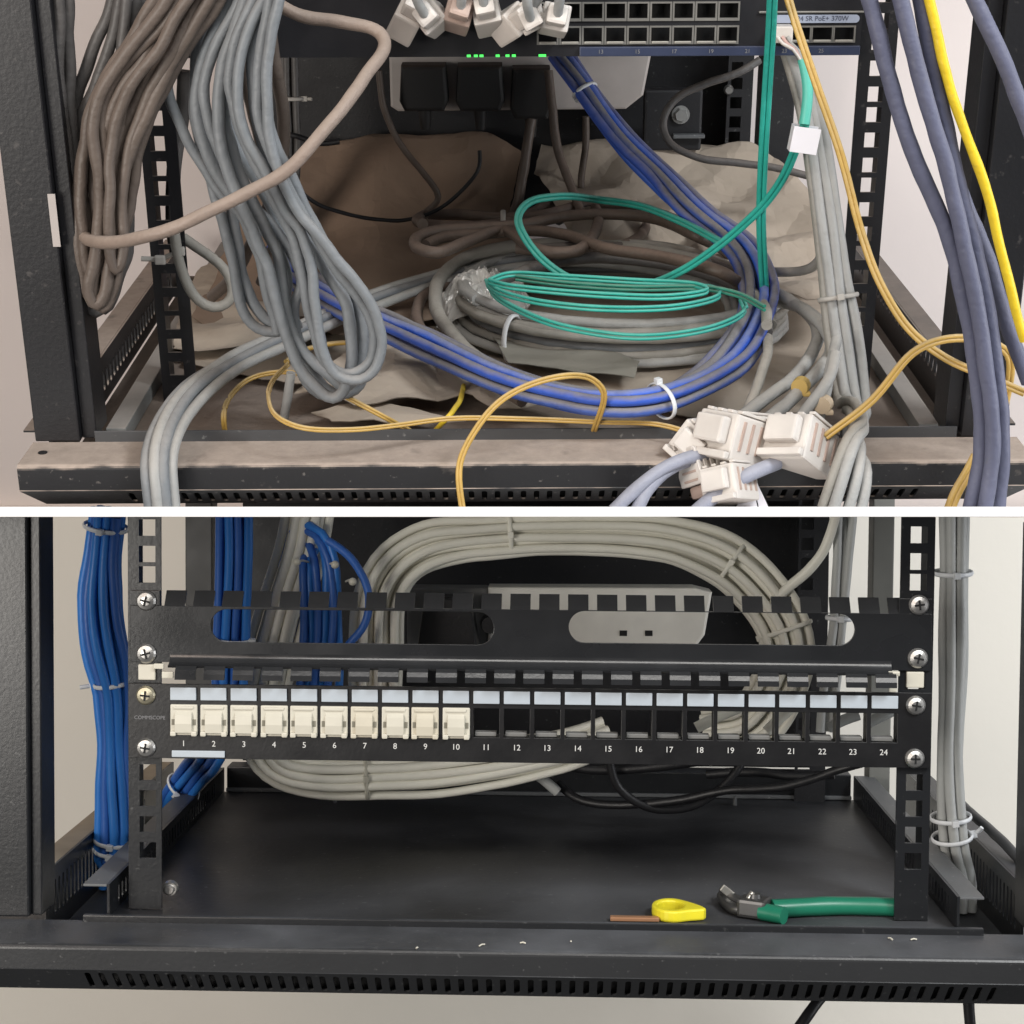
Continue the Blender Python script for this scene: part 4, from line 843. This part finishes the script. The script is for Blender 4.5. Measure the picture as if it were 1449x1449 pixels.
# ---- power strip behind the panels
t = Thing(B, 'power_strip', 'white power strip mounted behind the right oval opening', 'power strip')
y_ = .215; a = B.at(690, 915, y=y_); b_ = B.at(1006, 838, y=y_)
o = [(a.x, a.z), (b_.x - .012, a.z - .001), (b_.x - .004, a.z + .010), (b_.x + .001, b_.z), (b_.x - .012, b_.z + .003), (a.x, b_.z + .002)]
q = MB(); plate_xz(q, [o], y_ + .015, .03, .002); i = t.part('body', q, strip_b)
for px in (882, 918):
    c = B.at(px, 896, y=y_); t.part('socket_hole', MB().box(c.x - .0027, c.x + .0027, y_ - .0004, y_ + .004, c.z - .0020, c.z + .0020, 0), slot_k, i)
a2 = B.at(575, 915, y=y_); q = MB().box(a2.x, a.x - .0004, y_ + .004, y_ + .03, a.z - .001, b_.z + .001, .002); t.part('body_end', q, mat('shaded_strip_end', (.20, .20, .20), .5)); t.build()  # left end of the same white strip, with its shade in the colour
t = Thing(B, 'mains_plug', 'black tapered plug seen through the left oval opening', 'plug')
p0 = B.at(590, 918, y=.19); p1 = B.at(678, 845, y=.19); q = MB(); plate_xz(q, [[(p0.x, p0.z), (p1.x, p0.z), (p1.x - .006, p1.z), (p0.x + .005, p1.z)]], .200, .026, .002); t.part('body', q, c_black)
c = B.at(693, 885, y=.195); t.part('pin_guard', MB().cyl((c.x, .208, c.z), (c.x, .196, c.z), .0075, .006, 14), c_black); t.build()

# ---- cable bundles
HY = (0, 1, 0)
bundle(B, 'cable_bundle', 'thick blue cable bundle tied outside the left rail', B.Y((.10, .125), [(152, 724), (150, 745), (144, 800), (142, 860), (150, 920), (161, 968), (163, 1040), (163, 1110), (164, 1188), (160, 1225)]) + [Vector((-.2810, .128, .002)), Vector((-.2815, .130, -.022))], hexpack(13, .0062), .0033, c_bblue, hint=HY, twist=.7, wob=.0007,
       scales=[.95, .95, 1.25, 1.35, 1.05, .85, 1.0, 1.1, .9, 1.2], mats=[c_bblue, c_bblue2, c_bblue], ties=[(B.at(151, 748, y=.10), .0145, .0135), (B.at(161, 968, y=.114), .0125, .0120, (-.008, -.004, -.001), (-1, 0, 0)), (B.at(164, 1186, y=.122), .0140, .0130), (B.at(163, 1199, y=.123), .0140, .0130)])
bundle(B, 'cable_bundle', 'blue bundle dropping behind the left oval opening to the floor channel', B.Y((.10, .13), [(331, 724), (331, 780), (328, 865), (326, 930), (322, 1000), (303, 1055)]) + [B.at(272, 1098, y=.22), B.at(242, 1142, y=.25), Vector((-.2740, .245, .0)), Vector((-.2780, .24, -.022))], [(-.0092, 0), (-.0032, -.001), (.0030, .001), (.0090, 0), (-.006, .0055), (.0005, .0055), (.0065, .0055)], .0030, c_bblue2, hint=HY, wob=.0008, mats=[c_bblue2, c_bblue], ties=[(B.at(325, 906, y=.105), .0135, .0085, None, (1, -.2, 0)), (B.at(256, 1122, y=.235), .0135, .0085)])
bundle(B, 'cable_bundle', 'ivory bundle running down behind the panels into a low sweep under them', B.Y(0, [(436, 724, .14), (426, 780, .14), (404, 850, .14), (388, 912, .14), (374, 975, .15), (370, 1035, .17), (395, 1082, .19), (455, 1098, .20), (520, 1098, .20), (620, 1092, .21), (720, 1078, .22), (800, 1062, .23), (860, 1040, .24)]), [(-.0145, 0), (-.0088, .003), (-.0030, -.002), (.0028, .002), (.0086, -.001), (.0144, .001), (-.006, -.0065), (.000, -.007), (.006, -.0065), (-.003, .008), (.004, .008)], .0033, c_bwhite, hint=HY, wob=.0007, scales=[1, 1.05, 1.1, 1.1, 1, 1, 1, 1.1, 1.05, .9, .8], ties=[(B.at(515, 1098, y=.20), .0165, .0105), (B.at(524, 1098, y=.20), .0165, .0105)], tm=c_bwhite)
bundle(B, 'cable_bundle', 'blue bundle bent over at the top inside the left oval opening', B.Y(0, [(425, 905, .155), (420, 820, .155), (428, 772, .15), (440, 758, .135), (452, 780, .125), (456, 840, .122), (456, 912, .122), (452, 975, .125), (446, 1010, .13)]), [(-.0125, 0), (-.0078, .003), (-.003, -.002), (.002, .002), (.0068, -.002), (.0118, .001)], .0029, c_bblue2, hint=HY, wob=.0012, mats=[c_bblue2, c_bblue])
cable(B, 'single_cable', 'single blue cable arcing out beside the ivory arch', B.Y(.115, [(462, 764), (490, 782), (510, 808), (522, 842), (521, 872), (508, 898), (492, 914), (480, 950)]), .0027, c_bblue2, 'cable')
for k, (px, py, lab) in enumerate(((420, 795, 'small white tie head on the left edge of the inner blue bundle'), (474, 799, 'white tie head right of the inner blue bundle'), (499, 823, 'lowest white tie head near the single blue arc'))):
    t = Thing(B, 'tie_head', lab, 'cable tie'); c = B.at(px, py, y=.110); b = bmesh.new(); bmesh.ops.create_icosphere(b, subdivisions=2, radius=.0028); bmesh.ops.translate(b, verts=b.verts, vec=c)
    t.part('knob', MB().bm(b, None, True), ivory); e = c + Vector((.006 - .012 * (k > 0), .012, -.001)); t.part('tail', MB().tube([c, (c + e) / 2 + Vector((0, 0, .001)), e], .0008, 6), ivory); t.build()
pth = B.Y(0, [(528, 1010, .145), (530, 912, .145), (533, 850, .145), (552, 806, .15), (600, 772, .155), (710, 757, .16), (850, 755, .16), (960, 764, .155), (1035, 795, .15), (1085, 845, .145), (1112, 890, .14), (1118, 930, .14), (1098, 985, .145), (1062, 1032, .15), (1000, 1044, .16)])
bundle(B, 'cable_bundle', 'broad ivory cable arch rising behind the panels from left to right', pth, [(-.0165, 0), (-.0113, .003), (-.0060, -.002), (-.001, .002), (.0042, -.001), (.0093, .002), (.0145, -.001), (-.009, .007), (.001, .007), (.010, .007), (-.0135, -.005), (-.0035, -.006), (.0068, -.005)], .0031, c_bwhite, hint=HY, wob=.0008,
       scales=[1, 1.05, 1.0, .95, .8, .75, .78, .85, 1.0, 1.05, 1.05, 1.1, 1.1], ties=[(B.at(718, 757, y=.16), .0135, .0085), (B.at(1038, 797, y=.15), .0155, .009), (B.at(1114, 890, y=.14), .0185, .010, (.012, -.004, .001), (-1, 0, 0))], tm=c_bwhite)
bundle(B, 'cable_bundle', 'pair of grey cables hanging behind the right end of the panels', B.Y(.13, [(1198, 724), (1194, 780), (1190, 830), (1186, 890), (1180, 950), (1172, 1000), (1170, 1036)]), [(-.0045, 0), (.0040, .001), (.0002, .005)], .0029, c_bgrey, hint=HY, scales=[1.2, .8, .7, 1, 1], ties=[(B.at(1188, 880, y=.13), .0085, .0068)])
cable(B, 'single_cable', 'single ivory cable curving in above the right end of the panels', B.Y((.12, .14), [(1184, 724), (1178, 745), (1164, 780), (1142, 808), (1116, 830), (1090, 860)]), .0034, c_bwhite, 'cable')
for k, (pts, lab) in enumerate((([(985, 1030), (1020, 1012), (1050, 1000)], 'ivory lead glimpsed through port 18'), ([(1085, 1035), (1110, 1010), (1140, 985)], 'ivory lead glimpsed through ports 20 and 21'), ([(1172, 1030), (1195, 1018), (1215, 1012)], 'grey lead glimpsed through ports 22 and 23'), ([(1230, 1022), (1255, 1010), (1275, 1000)], 'grey lead glimpsed through port 24'))):
    cable(B, 'short_lead', lab, B.Y(.06, pts), .0035, c_bwhite if k < 2 else c_bgrey, 'cable')
bundle(B, 'cable_bundle', 'grey cable bundle tied outside the right rail', B.Y((.08, .10), [(1349, 724), (1348, 812), (1347, 950), (1343, 1060), (1345, 1155), (1350, 1210)]) + [Vector((.2820, .108, .004)), Vector((.2825, .110, -.022))], hexpack(8, .0060), .0033, c_bgrey, hint=HY, twist=.4, wob=.0006, scales=[1.1, 1.0, 1.05, 1, 1, 1.1, 1.2], ties=[(B.at(1348, 812, y=.095), .0125, .0115), (B.at(1345, 1152, y=.095), .0130, .012), (B.at(1346, 1180, y=.095), .0130, .012, (.004, -.006, .006), (1, 0, 0))])
for lab, pts, d, r in (('black cord sagging from the ivory sweep toward the right channel', [(790, 1108), (812, 1128), (850, 1138), (905, 1138), (960, 1132), (1030, 1120), (1110, 1112), (1190, 1088), (1240, 1075)], (.26, .18), .0032),
   ('black cord hooking down below ports 15 to 18', [(862, 1075), (872, 1110), (905, 1138), (940, 1146), (985, 1140), (1020, 1115), (1048, 1080), (1060, 1050)], (.22, .24), .0032),
   ('black cord lying straight under the middle ports', [(760, 1072), (840, 1090), (920, 1086), (1000, 1076), (1060, 1062)], (.24, .22), .0036),
   ('black cord crossing low behind ports 19 to 22', [(1000, 1096), (1060, 1092), (1120, 1098), (1180, 1096)], (.29, .27), .0036)):
    cable(B, 'black_cord', lab, B.Y(d, pts), r, c_black, 'cord', 'black cords under the patch panel')
cable(B, 'short_lead', 'short grey connector sleeve at the end of the ivory sweep', B.Y(.245, [(752, 1092), (768, 1102), (790, 1120)]), .0038, c_bgrey, 'connector')
cable(B, 'black_cord', 'dark cord passing out to the right beyond the grey bundle', B.Y((.20, .05), [(1340, 1120), (1368, 1146), (1395, 1166), (1425, 1196), (1465, 1245)]), .0034, mat('dark_grey_cord', (.05, .052, .055), .5), 'cord')
cable(B, 'black_cord', 'black cord slanting below the lower cabinet lip', B.Y((.02, .0), [(1175, 1395), (1158, 1416), (1145, 1434), (1120, 1470)]), .0034, c_black, 'cord')
cable(B, 'black_cord', 'black cord hanging straight below the right end of the lower lip', B.Y(.0, [(1370, 1400), (1370, 1430), (1372, 1475)]), .0034, c_black, 'cord')

# ---- tools left on the cabinet floor
t = Thing(B, 'wire_stripper', 'small yellow ring tool with a copper blade on the lower cabinet floor', 'tool')
c = B.at(950, 1288, z=.004); n = 28
ro = [(c.x + .0118 * math.cos(k * 2 * math.pi / n) + (.0085 * max(0, math.cos(k * 2 * math.pi / n)) ** 6), c.y + .0150 * math.sin(k * 2 * math.pi / n) - .006 * max(0, math.cos(k * 2 * math.pi / n)) ** 6) for k in range(n)]
ri = [(c.x - .0005 + .0080 * math.cos(k * 2 * math.pi / n), c.y + .0100 * math.sin(k * 2 * math.pi / n)) for k in range(n)]
vs, fs = curve_mesh([ro, ri], .007, .0012); t.part('ring_handle', MB().add([Vector((v.x, v.y, v.z + .0040)) for v in vs], fs), yel_t)
p0 = B.at(864, 1301, z=.003); t.part('blade', MB().box(p0.x, c.x - .008, c.y - .0135, c.y - .0085, .0006, .0030, .0005), cop_t); t.build()
t = Thing(B, 'side_cutter', 'green-handled wire cutter lying behind the right rail foot', 'pliers')
zc_ = .008
H = lambda pts, z: [B.at(x, y, z=z) for x, y in pts]
t.part('grip', MB().tube(smooth(spline([Vector((B.at(x, 1280, y=.012).x, yy, .0058)) for x, yy in ((1090, .004), (1120, .007), (1170, .012), (1220, .013), (1262, .012), (1292, .011))])), .0056, 12, rj=.05), green_t)
t.part('grip', MB().tube(smooth(spline([Vector((B.at(x, 1290, y=-.004).x, yy, .0054)) for x, yy in ((1078, .000), (1092, -.004), (1108, -.009))])), .0052, 12), green_t)
c = B.at(1068, 1284, z=.006); M = Matrix.Translation(c) @ Matrix.Rotation(R(-25), 4, 'Z')
t.part('pivot', MB().box(-.009, .009, -.008, .008, -.005, .006, .002, M), jaw_m)
b = MB(); b.cyl((c.x, c.y, c.z + .006), (c.x, c.y, c.z + .0085), .004, .0034, 12); t.part('rivet', b, jaw_m)
j0 = H([(1062, 1282), (1045, 1277), (1030, 1268), (1026, 1262)], .006); t.part('jaw', MB().tube(spline(j0), .0042, 10), jaw_m)
t.part('jaw', MB().tube(spline(H([(1058, 1288), (1040, 1286), (1027, 1277), (1022, 1268)], .004)), .0036, 10), jaw_m)
c2 = B.at(1031, 1263, z=.010); t.part('cutting_edge', MB().box(-.0055, .0055, -.0012, .0012, -.0022, .0022, .0006, Matrix.Translation(c2) @ Matrix.Rotation(R(38), 4, 'Y')), jaw_e)
c3 = B.at(1061, 1270, z=.012); t.part('spring', MB().cyl(c3 + Vector((-.002, 0, -.003)), c3 + Vector((.002, 0, .003)), .002, n=8), jaw_e); t.build()
# scrap flecks of cut wire on the floor and lip
for k, (px, py, z) in enumerate(((682, 1336, -.001), (808, 1331, -.001), (740, 1333, -.001), (1260, 1327, -.001), (1293, 1328, -.001), (590, 1340, -.001))):
    c = B.at(px, py, z=0); t = Thing(B, 'wire_scrap', ('pale wire clipping left of the middle of the lower lip', 'wire clipping on the lower lip under the copper blade', 'wire clipping at the very middle of the lower lip', 'left one of two clippings under the right rail', 'right one of two clippings under the right rail', 'leftmost wire clipping on the lower lip')[k], 'scrap', 'wire clippings on the lower lip')
    d = Vector((random.uniform(-1, 1), random.uniform(-1, 1), 0)) * .0018; t.part('clip', MB().tube([c - d + Vector((0, 0, -.0006)), c + Vector((0, 0, -.0001)), c + d + Vector((0, 0, -.0006))], .0005, 6), ivory); t.build()
